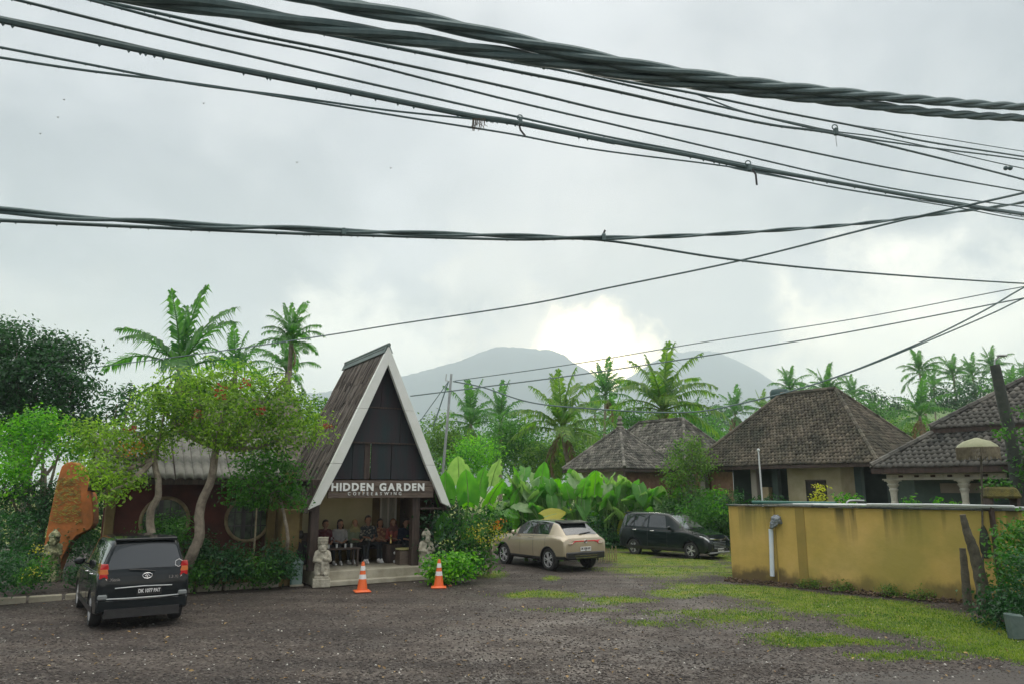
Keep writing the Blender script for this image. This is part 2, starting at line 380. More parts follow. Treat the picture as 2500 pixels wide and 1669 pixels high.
gb = link('grass', np_mesh('grass', Vb, np.arange(n * 3).reshape(-1, 3)), None, leafmat('grass_blades', (.03, .11, .01), (.22, .28, .03), .3, scale=1.2))
tag(gb, 'short yellow green grass growing through the gravel', 'grass', None, 'stuff')
def rocks(name, pts, smin, smax, m, label, cat):
    base = np.array([[1, 0, 0], [-1, 0, 0], [0, 1, 0], [0, -1, 0], [0, 0, 1], [0, 0, -1]], dtype=float)
    fc = np.array([[0, 2, 4], [2, 1, 4], [1, 3, 4], [3, 0, 4], [2, 0, 5], [1, 2, 5], [3, 1, 5], [0, 3, 5]])
    n = len(pts); s = rng.uniform(smin, smax, (n, 1, 1)) * rng.uniform(.6, 1.3, (n, 6, 1)) * np.array([1, 1, .6])[None, None]
    V = base[None] * s; a = rng.uniform(0, 6.28, n); ca, sa = np.cos(a)[:, None], np.sin(a)[:, None]
    V = np.stack([V[..., 0] * ca - V[..., 1] * sa, V[..., 0] * sa + V[..., 1] * ca, V[..., 2]], -1) + np.array(pts)[:, None, :]
    Fc = (fc[None] + 6 * np.arange(n)[:, None, None]).reshape(-1, 3)
    return tag(link(name, np_mesh(name, V.reshape(-1, 3), Fc), None, m), label, cat, None, 'stuff')
pts = []
while len(pts) < 20000:
    px = random.uniform(-60, 2500); py = 1385 + 300 * random.random() ** .7; g = G(px, py)
    if random.random() < .75 * grassm(g.x, g.y): continue
    pts.append((g.x, g.y, gheight(g.x, g.y) + .003))
rocks('gravel', pts, .008, .03, mat('gravel_stone', (.03, .025, .022), (.092, .077, .066), 1.2, .75, island=.4), 'loose dark grey stones scattered over the yard', 'gravel')
pts = [(g.x, g.y, gheight(g.x, g.y) + .004) for g in (G(random.uniform(0, 2500), 1420 + 245 * random.random() ** .8) for _ in range(380))]
rocks('pale_gravel', pts, .008, .026, mat('pale_stone', (.42, .41, .38), (.6, .58, .52), 2, .7, island=.4), 'pale stone chips and dry leaf bits lying on the gravel', 'gravel')

# fallen leaves and wall-foot rubble
fl = np.array([tuple(q) for q in (G(random.uniform(-20, 2500), 1425 + 235 * random.random()) for _ in range(420))]); fl[:, 2] = .015
FALLEN = fl
# ------------------------------------------------------------------ foliage
def leaves_mesh(name, C_, N_, size, asp=.5, fold=.25):
    """C_ (n,3) centres, N_ (n,3) rough normals"""
    n = len(C_); up = N_ / (np.linalg.norm(N_, axis=1, keepdims=True) + 1e-6)
    r = rng.normal(size=(n, 3)); ax = np.cross(up, r); ax /= np.linalg.norm(ax, axis=1, keepdims=True) + 1e-6
    sd = np.cross(up, ax); s = size * rng.uniform(.6, 1.35, (n, 1))
    a = C_ - ax * s * .5; t = C_ + ax * s * .5 - up * s * .12
    l = C_ - sd * s * asp * .5 + up * s * fold * .3; r_ = C_ + sd * s * asp * .5 + up * s * fold * .3
    V = np.stack([a, l, t, r_], 1).reshape(-1, 3); k = np.arange(n)[:, None] * 4
    Fc = np.concatenate([k + np.array([[0, 2, 1]]), k + np.array([[0, 3, 2]])], 1).reshape(-1, 3)
    return np_mesh(name, V, Fc)
def clump_pts(clumps, dens, leaf, sub=None):
    Cs, Ns = [], []
    for (c, r) in clumps:
        c = np.array(c); r = np.array(r); area = 4 * np.pi * ((r[0] * r[1]) ** 1.6 / 3 + (r[0] * r[2]) ** 1.6 / 3 + (r[1] * r[2]) ** 1.6 / 3) ** (1 / 1.6)
        ns = max(8, int((sub or 2.2) * area / max(leaf * 4, .25) ** 2))
        d = rng.normal(size=(ns, 3)); d /= np.linalg.norm(d, axis=1, keepdims=True)
        rad = rng.uniform(.5, 1.08, (ns, 1)) ** .6
        sc = c + d * r * rad; nl = max(8, int(4.2 * dens * area / leaf ** 2 / ns))
        spread = np.minimum(leaf * 2.0, r.mean() * .45)
        q = np.repeat(sc, nl, 0) + rng.normal(size=(ns * nl, 3)) * spread * np.array([1, 1, .6])
        nn = np.repeat(d, nl, 0) * .7 + rng.normal(size=(ns * nl, 3)) * .6 + np.array([0, 0, .55])
        Cs.append(q); Ns.append(nn)
    return np.concatenate(Cs), np.concatenate(Ns)
def pclump(px, py, rx, ry, D, dep=None):
    c = P(px, py, D); k = D / F; return ((c.x, c.y, c.z), (rx * k, (dep or (rx + ry) / 2 * k), ry * k))
def tree(name, label, cat, clumps, leaf, m, trunk=None, dens=.9, group=None, base=None, flowers=None, bark=None, asp=.5, kindof=None, sub=None, limbs=True):
    cx = sum(c[0][0] for c in clumps) / len(clumps); cy = sum(c[0][1] for c in clumps) / len(clumps)
    b = Vector(base) if base is not None else Vector((cx, cy, 0))
    t = thing(name, label, cat, b, 0, group)
    cl = [((c[0] - b.x, c[1] - b.y, c[2] - b.z), r) for c, r in clumps]
    Cp, Np = clump_pts(cl, dens, leaf, sub)
    keep = Cp[:, 2] > -b.z + .02; Cp, Np = Cp[keep], Np[keep]
    link('crown' if trunk is not False else 'foliage', leaves_mesh('crown', Cp, Np, leaf, asp), t, m)
    if trunk is not False:
        mb = MB()
        if trunk:
            for pts, r0, r1 in trunk: mb.tube([v - Vector((random.uniform(-.01, .01), 0, 0)) for v in catmull([Vector(p) - b for p in pts], 6)], (r0, r1), 9)
        else:
            top = max(c[0][2] for c in cl); mb.tube(catmull([(0, 0, -.1), (.1, .05, top * .3), (-.05, 0, top * .7)], 5), (max(.08, top * .025), .06), 8)
        if limbs:
            for (c, r) in cl:
                st = Vector((0, 0, max(.3, c[2] * .45))) if not trunk else Vector(trunk[0][0][-1]) - b
                if trunk:
                    st = min((Vector(tr[0][-1]) - b for tr in trunk), key=lambda q: (q - Vector(c)).length)
                e = Vector(c); mid = st.lerp(e, .5) + Vector((0, 0, -.12 * (e - st).length))
                mb.tube(catmull([st, mid, e], 4), (.05 + .008 * e.length, .02), 6)
        mb.build('trunk', bark or BARK, t, True)
    for fname, fm, fclumps, fl in (flowers or []):
        Cf, Nf = clump_pts([((c[0] - b.x, c[1] - b.y, c[2] - b.z), r) for c, r in fclumps], .12, fl)
        tag(link(fname, leaves_mesh(fname, Cf[::2], Nf[::2], fl, .8), t, fm), None, None, None, 'stuff')
    return t

_fn = rng.normal(size=FALLEN.shape) * .25 + np.array([0, 0, 1.0])
tag(link('fallen_leaves', leaves_mesh('fallen_leaves', FALLEN, _fn, .075, .5), None, mat('dry_leaf', (.16, .085, .03), (.33, .24, .10), 2, .8, island=.5)), 'scattered brown and yellow fallen leaves on the gravel', 'fallen leaves', None, 'stuff')
# ---- palms
def frond_mesh(a0, bend, nl=30, young=False, seed=0, curl=0.0, ll=.30):
    rr = random.Random(seed); mb = MB(); n = 14; pts = []; p = Vector((0, 0, 0))
    for i in range(n + 1):
        s = i / n; a = a0 - bend * s ** 1.3; pts.append(p.copy()); p = p + Vector((math.cos(a), curl * s, math.sin(a))) / n
    mb.tube(pts, (.014, .004), 4, False)
    for k in range(nl):
        s = .14 + .86 * (k + .5) / nl; i = min(int(s * n), n - 1); q = pts[i].lerp(pts[i + 1], s * n - i); t = (pts[i + 1] - pts[i]).normalized()
        for sd in (-1, 1):
            if rr.random() < .13: continue
            L_ = ll * (math.sin(math.pi * (.12 + .86 * s)) ** .55) * rr.uniform(.65, 1.12); w = .013 + .005 * rr.random()
            side = Vector((0, sd, 0)); d1 = (side * .85 + t * (.45 + .4 * s) + Vector((0, 0, .12 - .2 * rr.random()))).normalized()
            d2 = (d1 + Vector((0, 0, -1.1 - .9 * rr.random()))).normalized(); u = t.cross(d1).normalized().cross(d1).normalized()
            q1 = q + d1 * L_ * .45; q2 = q1 + d2 * L_ * .55
            mb.add([q - u * w * .5, q + u * w * .5, q1 + u * w, q1 - u * w, q2], [(0, 1, 2, 3), (3, 2, 4)])
    me = bpy.data.meshes.new('frond'); me.from_pydata(mb.v, [], mb.f); return me
FR = {}
def get_fronds(m):
    if m.name not in FR:
        FR[m.name] = []
        for i, (a0, bd, cu) in enumerate([(86, 25, 0), (76, 55, .1), (62, 75, -.1), (48, 85, .1), (34, 80, -.05), (18, 75, .1), (0, 60, 0), (-25, 50, 0), (80, 12, 0)]):
            me = frond_mesh(R(a0), R(bd), 30, seed=i, curl=cu); me.materials.append(m); FR[m.name].append(me)
    return FR[m.name]
def palm(px, py, D, Rm, label, m=None, nf=18, seed=0, lean=0.0, drop=1.0, group='coconut palms behind the houses', base_z=0.0, trunk_r=.16, coconuts=False, name='coconut_palm', tall=None):
    m = m or LF_PALM; rr = random.Random(seed); top = P(px, py, D)
    b = Vector((top.x + lean, top.y + rr.uniform(-.3, .3), base_z)); t = thing(name, label, 'palm tree', b, 0, group)
    tl = top - b; mb = MB(); pts = catmull([(0, 0, -.2), (tl.x * .2, tl.y * .4, tl.z * .35), (tl.x * .75, tl.y * .8, tl.z * .75), tl], 8)
    rad = [trunk_r * (1.25 - .55 * i / (len(pts) - 1)) * (1 + .06 * (i % 2)) for i in range(len(pts))]
    mb.tube(pts, rad, 9); mb.build('trunk', BARK, t, True)
    fr = get_fronds(m)
    lv = [0, 8, 0, 1, 1, 1, 2, 2, 2, 2, 3, 3, 3, 3, 4, 4, 4, 5, 5, 5, 6, 6, 7]; lv = lv[:1] + [lv[int(1 + (len(lv) - 2) * i / (nf - 2))] for i in range(nf - 1)]
    for i, k in enumerate(lv):
        o = link('frond', fr[k], t, None, tl + Vector((0, 0, -.02 * k)), (rr.uniform(-.12, .12), 0, i * 2.399 + rr.uniform(-.35, .35)), (Rm * rr.uniform(.85, 1.12),) * 3)
    for i in range(rr.choice([1, 2, 3])):
        if D < 100: link('dead_frond', get_fronds(LF_DEAD)[7], t, None, tl + Vector((0, 0, -.15)), (rr.uniform(-.3, .3), R(28 + rr.uniform(-8, 10)), rr.uniform(0, 6.28)), (Rm * rr.uniform(.6, .8),) * 3)
    if coconuts:
        for i in range(6):
            a = i * 1.05; cm = MB(); cm.ball(tl + Vector((.28 * math.cos(a), .28 * math.sin(a), -.35 - .1 * (i % 2))), (.12, .12, .15), 8); cm.build('coconut', mat('coconut', (.12, .16, .04), (.3, .26, .08), 4, .6), t, True)
    return t

# ------------------------------------------------------------------ mountains and hill
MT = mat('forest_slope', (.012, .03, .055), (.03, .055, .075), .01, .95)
def ridge(name, prof, D, wdt, label, base=-20, mtl=None, rough=8, step=8, cols=16):
    pxs = list(range(prof[0][0], prof[-1][0] + 1, step)); V = []; depth = [-1, -.8, -.6, -.45, -.3, -.18, -.1, -.05, 0, .08, .2, .4, .7, 1]
    for px in pxs:
        py = float(np.interp(px, [p[0] for p in prof], [p[1] for p in prof]))
        for d in depth:
            Y = D + d * wdt; q = P(px, py, D); X = q.x / D * Y if False else q.x + (px - 1250) / F * d * wdt
            env = (1 - abs(d)) ** 1.15
            nz = noise.fractal(Vector((X / wdt * 4, Y / wdt * 4, 1.5)), 1, 2.1, 5)
            jag = rough * (noise.noise(Vector((px * .08, 0, 7))) * .6 + noise.noise(Vector((px * .3, 0, 5))) * .4)
            V.append((X, Y, base + max(0, (q.z - base) * env + nz * (q.z - base) * .18 * min(1, abs(d) * 4) * env + jag * env)))
    nd = len(depth); Fq = [(i * nd + j, (i + 1) * nd + j, (i + 1) * nd + j + 1, i * nd + j + 1) for i in range(len(pxs) - 1) for j in range(nd - 1)]
    return tag(link(name, np_mesh(name, V, Fq, True), None, mtl or MT), label, None, None, 'structure')
ridge('mountain', [(500, 1190), (640, 990), (700, 965), (800, 955), (900, 942), (980, 918), (1060, 898), (1130, 878), (1170, 860), (1215, 846), (1270, 848), (1310, 852), (1340, 853), (1375, 864), (1400, 884), (1440, 908), (1500, 960), (1600, 1040), (1750, 1190)], 2600, 700, 'broad blue grey mountain behind the tall pitched cafe roof')
ridge('mountain', [(1380, 1190), (1450, 1010), (1520, 930), (1590, 885), (1640, 862), (1700, 855), (1750, 858), (1800, 880), (1850, 905), (1900, 940), (1960, 965), (2050, 985), (2160, 1000), (2300, 1190)], 2900, 700, 'blue grey domed mountain right of the bright gap')
ridge('hill', [(1950, 1100), (2050, 1020), (2120, 1000), (2200, 990), (2300, 985), (2420, 975), (2560, 950), (2800, 960), (3000, 1100)], 230, 110, 'green terraced hillside behind the tiled houses', 0,
      mat('hill_grass', (.06, .12, .03), (.13, .20, .05), .05, .95), 1.0, 20)
# ------------------------------------------------------------------ haze box
hm = bpy.data.materials.new('haze'); hm.use_nodes = True; nt = hm.node_tree; nt.nodes.clear()
ho = nt.nodes.new('ShaderNodeOutputMaterial'); pv = nt.nodes.new('ShaderNodeVolumePrincipled')
pv.inputs['Color'].default_value = (.78, .89, .97, 1); pv.inputs['Density'].default_value = .00048; pv.inputs['Anisotropy'].default_value = .25
nt.links.new(pv.outputs[0], ho.inputs['Volume'])
mb = MB(); mb.box((0, 1650, 260), (9800, 4100, 572)); hz_o = mb.build('haze', hm); tag(hz_o, 'thin humid haze over the valley', 'haze', None, 'stuff')

# ================================================================== CAFE (local frame: x along the front, y into the building)
CYAW = R(31); CA = Vector((-5.376, 20.912, 0))
EX = Vector((math.cos(CYAW), math.sin(CYAW), 0)); EY = Vector((-math.sin(CYAW), math.cos(CYAW), 0))
def LOC(px, py, yl=0.0):
    d = ray(px, py); O = CA + EY * yl; t = O.dot(EY) / d.dot(EY); q = Vector((0, 0, CAMH)) + d * t
    return ((q - CA).dot(EX), q.z)
def CW(x, y, z=0.0): return CA + EX * x + EY * y + Vector((0, 0, z))
WOOD = mat('brown_timber', (.08, .058, .046), (.15, .115, .09), 3, .7, bump=.4, stretch=(1, 6, 6))
WOOD_D = mat('dark_timber', (.035, .024, .02), (.075, .05, .04), 3, .7, bump=.4, stretch=(6, 6, 1))
PANEL = mat('weathered_dark_panel', (.034, .022, .028), (.012, .028, .032), 1.3, .8, bump=.25, stretch=(2.5, 2.5, .5))
SHING = mat('weathered_wood_shingle', (.042, .034, .029), (.165, .142, .12), 1.6, .85, bump=.6, island=.75, stretch=(1, 6, 1))
CEM = mat('damp_cement', (.26, .24, .18), (.42, .39, .31), 2, .85, bump=.5, bscale=20)
PLAST = mat('cream_plaster', (.42, .43, .27), (.55, .54, .38), .8, .9, bump=.3)
REDW = mat('dark_red_wall', (.05, .015, .010), (.11, .028, .02), 1.2, .8, bump=.3)
OCH = mat('ochre_side_wall', (.11, .08, .03), (.21, .155, .06), 1.5, .9, bump=.5)

cafe = thing('cafe_pavilion', 'steep A-frame cafe with white bargeboards and brown shingle roof', 'building', CA, CYAW)
AX, AZ, BZ, HW, RL = 1.93, 6.80, 2.03, 2.14, 3.87
def slope_pt(side, s, y, off=0.0):          # s 0 at the ridge .. 1 at the eave
    nx, nz = (AZ - BZ), HW; l = math.hypot(nx, nz); nx, nz = nx / l * side, nz / l
    return Vector((AX + side * HW * s + nx * off, y, AZ - (AZ - BZ) * s + nz * off))
for side in (-1, 1):
    mb = MB(); q = [slope_pt(side, s, y, o) for o in (-.10, -.02) for (s, y) in ((0, .12), (1, .12), (1, RL), (0, RL))]
    mb.add(q, [(0, 1, 2, 3), (4, 7, 6, 5), (0, 4, 5, 1), (1, 5, 6, 2), (2, 6, 7, 3), (3, 7, 4, 0)]); mb.build('roof_deck', WOOD_D, cafe)
mb = MB(); SL = math.hypot(HW, AZ - BZ)      # long hand split shingles in courses
for side in (-1, 1):
    nc = 7
    for c in range(nc):
        y = .08
        while y < RL:
            w = random.uniform(.02, .05); s0 = c / nc - random.uniform(0, .05); s1 = (c + 1) / nc + random.uniform(.0, .10); lo = random.uniform(.008, .05)
            a = slope_pt(side, max(0, s0), y, .0); b = slope_pt(side, max(0, s0), y + w * .9, .0)
            d = slope_pt(side, min(s1, 1.02), y + random.uniform(-.012, .012), lo); e = slope_pt(side, min(s1, 1.02), y + w * .9, lo)
            f = slope_pt(side, min(s1, 1.02), y + w * .9, lo - .03); g = slope_pt(side, min(s1, 1.02), y, lo - .03)
            mb.add([a, b, e, d, f, g], [(0, 1, 2, 3), (3, 2, 4, 5)] + ([(0, 3, 5)] if side < 0 else [(1, 4, 2)])); y += w
tag(mb.build('shingles', SHING, cafe), None, None, None, 'stuff')
mb = MB()
for side in (-1, 1):
    q = [slope_pt(side, s, y, o) for o in (.02, .055) for (s, y) in ((-.012, .0), (.045, .0), (.045, RL + .1), (-.012, RL + .1))]
    mb.add(q, [(0, 1, 2, 3), (4, 7, 6, 5), (0, 4, 5, 1), (1, 5, 6, 2), (2, 6, 7, 3), (3, 7, 4, 0)])
mb.tube([(AX, -.04, AZ + .05), (AX, RL + .12, AZ + .05)], .06, 8)
mb.build('ridge_cap', mat('ridge_metal', (.09, .13, .12), (.14, .18, .17), 3, .5, .3), cafe)
BW = .31                                   # white boards, three lengths a side
for side in (-1, 1):
    for (s0, s1) in ((0.0, .40), (.402, .735), (.737, 1.0)):
        y0, y1 = -.03 - .004 * (s1 > .5), .10
        o0 = slope_pt(side, s0, 0, .03); o1 = slope_pt(side, s1, 0, .03); bw = BW
        i0 = Vector((o0.x - side * bw, 0, o0.z)) if s0 > 0 else Vector((AX, 0, AZ - .55)); i1 = Vector((o1.x - side * bw, 0, o1.z + (.14 if s1 == 1 else 0)))
        if s0 == 0: o0 = Vector((AX, 0, AZ + .03))
        mb = MB(); mb.prism([o0, o1, i1, i0], lambda p: (p.x, y0, p.z), lambda p: (p.x, y1, p.z)); mb.build('bargeboard', WHITE, cafe, bevel=.006)
def gx(z, side): return AX + side * (HW * (AZ - z) / (AZ - BZ) - .10)
GY = .30
def gpanel(z0, z1, x0=None, x1=None, y=GY, m=PANEL):
    z0 += .012; z1 -= .012
    poly = [(max(gx(z0, -1), x0 + .01 if x0 is not None else -9), z0), (min(gx(z0, 1), x1 - .01 if x1 is not None else 9), z0)]
    if z1 < AZ - .3: poly += [(min(gx(z1, 1), x1 - .01 if x1 is not None else 9), z1), (max(gx(z1, -1), x0 + .01 if x0 is not None else -9), z1)]
    else: poly += [(AX, AZ - .25)]
    mb = MB(); mb.prism(poly, lambda p: (p[0], y, p[1]), lambda p: (p[0], y + .06, p[1])); mb.build('gable_panel', m, cafe, bevel=.004)
gpanel(4.98, 6.6, None, 1.86); gpanel(4.98, 6.6, 1.86, None, GY + .012)
gpanel(3.93, 4.98, None, 2.5, GY - .015); gpanel(3.93, 4.98, 2.5, None)
gpanel(2.86, 3.93, None, 1.05); gpanel(2.86, 3.93, 1.05, 1.42, GY + .01); gpanel(2.86, 3.93, 1.42, 1.62, GY + .05, WOOD_D); gpanel(2.86, 3.93, 1.62, 2.25, GY + .015); gpanel(2.86, 3.93, 2.25, None)
for z in (4.98, 3.93):
    mb = MB(); mb.bar((gx(z, -1) + .05, GY - .02, z), (gx(z, 1) - .05, GY - .02, z), .03, .04); mb.build('gable_batten', WOOD_D, cafe)
# porch floor, step, posts, back wall
mb = MB(); mb.box((1.75, 1.55, .19), (3.5, 3.1, .38)); mb.build('porch_floor', CEM, cafe, bevel=.02)
mb = MB(); mb.box((1.75, -.13, .07), (3.62, .24, .14)); mb.build('step', CEM, cafe, bevel=.02)
for x in (.02, 3.07):
    mb = MB(); mb.box((x, .35, 1.62), (.24, .24, 2.48)); mb.build('post', WOOD_D, cafe, bevel=.015)
mb = MB(); mb.box((1.75, 3.1, 1.75), (4.2, .14, 2.74)); mb.build('back_wall', OCH, cafe)
mb = MB(); mb.box((1.45, 2.98, 2.0), (2.5, .06, 1.5)); mb.build('cream_wall_panel', PLAST, cafe)
mb = MB(); mb.box((1.45, 2.93, 1.22), (2.5, .05, .07)); mb.build('wall_rail', WOOD, cafe)
f_ = MB()
for a, b in (((3.0, 1.05), (3.0, 2.6)), ((3.52, 1.05), (3.52, 2.6)), ((3.26, 1.05), (3.26, 2.6)), ((3.0, 2.6), (3.52, 2.6)), ((3.0, 1.05), (3.52, 1.05))):
    f_.bar((a[0], 2.95, a[1]), (b[0], 2.95, b[1]), .05, .05)
wf = f_.build('window_frame', WHITE, cafe)
mb = MB(); mb.box((3.26, 2.99, 1.82), (.5, .02, 1.5)); mb.build('pane', mat('frosted_pane', (.35, .37, .33), (.5, .52, .47), 6, .3, stretch=(3, 3, .5)), wf)
mb = MB(); mb.box((-.28, 1.9, 1.30), (.14, 2.5, 1.9)); mb.build('side_wall', OCH, cafe)
mb = MB(); mb.box((3.78, 1.9, 1.30), (.14, 2.5, 1.9)); mb.build('side_wall', WOOD_D, cafe)
mb = MB(); mb.box((-.55, .75, 1.02), (.5, .45, 2.04), None, .96); mb.build('stone_column', OCH, cafe, bevel=.02)
mb = MB(); mb.box((1.75, 1.7, 2.83), (3.6, 2.9, .04)); mb.build('ceiling', WOOD_D, cafe)
mb = MB(); mb.box((3.62, .6, 2.02), (.9, .9, .05)); mb.build('low_side_roof', WOOD_D, cafe)
# sign
sign = thing('sign_board', 'brown wooden board lettered HIDDEN GARDEN COFFEE&SWING in white', 'sign', CW(0, 0), CYAW)
mb = MB()
for i in range(3): mb.box((1.92, .10, 2.42 + .165 * i), (3.24 + .02 * (i == 1), .07, .158)); 
sb = mb.build('board', WOOD, sign, bevel=.006)
def text_mesh(s, size, ext, bold=0.0, space=1.0):
    cu = bpy.data.curves.new('t', 'FONT'); cu.body = s; cu.size = size; cu.extrude = ext; cu.offset = bold; cu.space_character = space; cu.resolution_u = 4
    o = bpy.data.objects.new('t', cu); C.objects.link(o); dg = bpy.context.evaluated_depsgraph_get(); dg.update()
    me = bpy.data.meshes.new_from_object(o.evaluated_get(dg)); bpy.data.objects.remove(o)
    n = len(me.vertices); a = np.zeros(n * 3, dtype=np.float32)
    if n: me.vertices.foreach_get('co', a)
    a = a.reshape(-1, 3); return me, (a[:, 0].min() if n else 0), (a[:, 0].max() if n else 0)
def letters(s, x0, x1, z, y, size, m, parent, bold, gapf=.22, ext=.012, single=True, name='letter'):
    ms = []; tot = 0
    for ch in s:
        if ch == ' ': ms.append((None, 0, size * .30)); tot += size * .30; continue
        me, a, b = text_mesh(ch, size, ext, bold); ms.append((me, a, b)); tot += b - a
    gap = (x1 - x0 - tot) / (len(s) - 1); x = x0; objs = []
    for me, a, b in ms:
        if me is not None:
            o = link(name, me, parent, m, (x - a, y, z), (math.pi / 2, 0, 0)); objs.append(o)
        x += (b - a) + gap
    return objs
LET = mat('white_letter', (.82, .84, .82), (.78, .8, .78), 3, .4)
xa, zt = LOC(809, 1178, 0.06); xb, zb_ = LOC(1035, 1196, 0.06)
letters('HIDDEN GARDEN', xa, xb, zb_, .045, (zt - zb_) / .70, LET, sb, .012)
xa, zt = LOC(849, 1199, 0.06); xb, zb_ = LOC(979, 1207, 0.06)
letters('COFFEE&SWING', xa, xb, zb_, .047, (zt - zb_) / .78, LET, sb, .0)
# string of warm bulbs under the sign
bul = thing('string_light', 'short string of tiny warm bulbs hanging under the sign board', 'string light', CW(1.7, 1.1, 2.55), CYAW)
mb = MB(); mb.tube(catmull([(-.35, 0, .25), (-.1, 0, .03), (.15, 0, .04), (.4, 0, .25)], 4), .006, 5); mb.build('wire', BLACK, bul)
WARM = mat('warm_bulb', (.9, .6, .2), emis=(1, .55, .15), emis_s=9)
for x, z in ((-.12, .0), (-.02, -.03), (.07, -.02), (.18, .02)):
    mb = MB(); mb.ball((x, 0, z), .022, 8); mb.build('bulb', WARM, bul, True)
lm = bpy.data.lights.new('lamp_light', 'POINT'); lm.energy = 2.5; lm.color = (1, .75, .42); lm.shadow_soft_size = .15
lo = bpy.data.objects.new('lamp_light', lm); C.objects.link(lo); lo.parent = bul; lo.location = (0, .5, -.1)

# ---- low hall to the left, corrugated roof
hall = thing('low_hall', 'low dark red hall with grey corrugated roof and round windows', 'building', CA, CYAW)
HX0, HX1 = -5.1, -.62
mb = MB(); mb.box(((HX0 + HX1) / 2, 2.1, 1.4), (HX1 - HX0, .16, 2.8)); mb.build('wall', REDW, hall)
mb = MB(); mb.box(((HX0 + HX1) / 2, 1.99, .35), (HX1 - HX0, .1, .7)); mb.build('plinth', OCH, hall)
for x in (-.78, -4.95):
    mb = MB(); mb.box((x, 1.95, 1.5), (.24, .2, 2.6)); mb.build('pillar', OCH, hall, bevel=.02)
SHEET = mat('grey_cement_sheet', (.05, .055, .045), (.24, .235, .215), 1.3, .85, bump=.5, bscale=25, contrast=(.3, .6))
shm = None; E0, E1, Z0, Z1 = 1.15, 2.95, 2.86, 4.1; pitch = .235; k = 0
def sheet_mesh():
    nx_, ny_ = 7, 10; V = []; 
    for j in range(ny_ + 1):
        for i in range(nx_ + 1):
            u = i / nx_; s = j / ny_; V.append((u * pitch, E0 + (E1 - E0) * s, Z0 + (Z1 - Z0) * s + .055 * math.sin(math.pi * u) + .004 * math.sin(9 * s)))
    n0 = len(V); V += [(x, y + .02, z - .03) for x, y, z in V[:nx_ + 1]]
    Fq = [(j * (nx_ + 1) + i, j * (nx_ + 1) + i + 1, (j + 1) * (nx_ + 1) + i + 1, (j + 1) * (nx_ + 1) + i) for j in range(ny_) for i in range(nx_)]
    Fq += [(i, n0 + i, n0 + i + 1, i + 1) for i in range(nx_)]
    me = np_mesh('roof_sheet', V, Fq, True); me.materials.append(SHEET); return me
shm = sheet_mesh(); x = HX0 - .3
while x < HX1 - .1:
    o = link('roof_sheet', shm, hall, None, (x, random.uniform(-.06, .03), random.uniform(-.012, .012)), (0, 0, random.uniform(-.012, .012))); x += pitch
mb = MB(); mb.bar((HX0 - .3, E0 + .08, Z0 - .08), (HX1, E0 + .08, Z0 - .08), .1, .14); mb.build('fascia', WOOD_D, hall)
mb = MB(); mb.add([(HX0 - .3, E0 + .1, Z0 - .03), (HX1, E0 + .1, Z0 - .03), (HX1, E1, Z1 - .03), (HX0 - .3, E1, Z1 - .03)], [(0, 1, 2, 3)]); mb.build('roof_underside', WOOD_D, hall)
mb = MB(); mb.add([(HX0 - .3, E1, Z1 + .05), (HX1, E1, Z1 + .05), (HX1 + .3, E1 + 3.5, Z1 - 1.6), (HX0 - .3, E1 + 3.5, Z1 - 1.6)], [(0, 1, 2, 3)])
mb.tube([(HX0 - .3, E1, Z1 + .05), (HX1, E1, Z1 + .05)], .07, 6); mb.build('rear_roof_slope', SHING, hall)
FRM = mat('pale_wood_ring', (.17, .13, .07), (.32, .25, .15), 4, .7, bump=.3)
for (px, py) in ((605, 1266), (402, 1270)):
    xl, zl = LOC(px, py, 2.0); rr_ = .60
    mb = MB(); mb.tube([(xl + rr_ * math.cos(a), 1.99, zl + rr_ * math.sin(a) * 1.02) for a in [2 * math.pi * i / 32 for i in range(33)]], 0.05, 8, False)
    w = mb.build('round_window', FRM, hall, True)
    mb = MB(); mb.lathe([(.57, -.01), (.57, .01)], (xl, 2.0, zl), 28, 'y'); mb.build('pane', mat('window_glass', (.012, .02, .016), (.10, .15, .09), 2.6, .15, spec=.5), w)
    mb = MB()
    for dx_ in (-.36, -.12, .12, .36):
        h = math.sqrt(max(0, .56 ** 2 - dx_ ** 2)); mb.bar((xl + dx_, 1.98, zl - h), (xl + dx_, 1.98, zl + h), .03 + .08 * (dx_ == -.12), .03)
    for dz in (-.18, .2): h = math.sqrt(.56 ** 2 - dz ** 2); mb.bar((xl - h, 1.978, zl + dz), (xl + h, 1.978, zl + dz), .03, .03)
    mb.build('muntins', BLACKPL, w)
# rear roof behind the A-frame
rear = thing('rear_hall', 'dark shingled roof ridge showing behind the A-frame above the trees', 'building', CW(-.9, 6.8), CYAW)
mb = MB(); mb.box((0, 0, 1.5), (3.6, 3.6, 3)); mb.build('wall', WOOD_D, rear)
mb = MB(); mb.add([(-2.2, -2.2, 3), (2.2, -2.2, 3), (2.2, 2.2, 3), (-2.2, 2.2, 3), (-1.2, 0, 5.7), (2.0, 0, 5.95)], [(0, 1, 5, 4), (1, 2, 5), (2, 3, 4, 5), (3, 0, 4), (0, 3, 2, 1)]); mb.build('roof', SHING, rear)
# kerb stones in front of the planting bed
for i in range(9):
    L_ = random.uniform(.6, .72); x = -6.9 + i * .72
    mb = MB(); mb.box((0, 0, .07), (L_, .16, .16)); o = mb.build('kerb_stone', CEM, None, bevel=.02, loc=CW(x, .52 + .03 * random.random()), rot=(0, 0, CYAW + random.uniform(-.03, .03)))
    tag(o, ['outermost left kerb stone, partly behind the black car', 'second kerb stone from the left behind the black car', 'third kerb stone from the left behind the black car', 'fourth kerb stone from the left, by the black car', 'middle one of the nine rough kerb stones of the bed', 'fourth kerb stone counted back from the litter bin', 'third kerb stone counted back from the litter bin', 'second kerb stone counted back from the litter bin', 'kerb stone nearest the litter bin'][i], 'kerb stone', 'kerb stones along the planting bed')

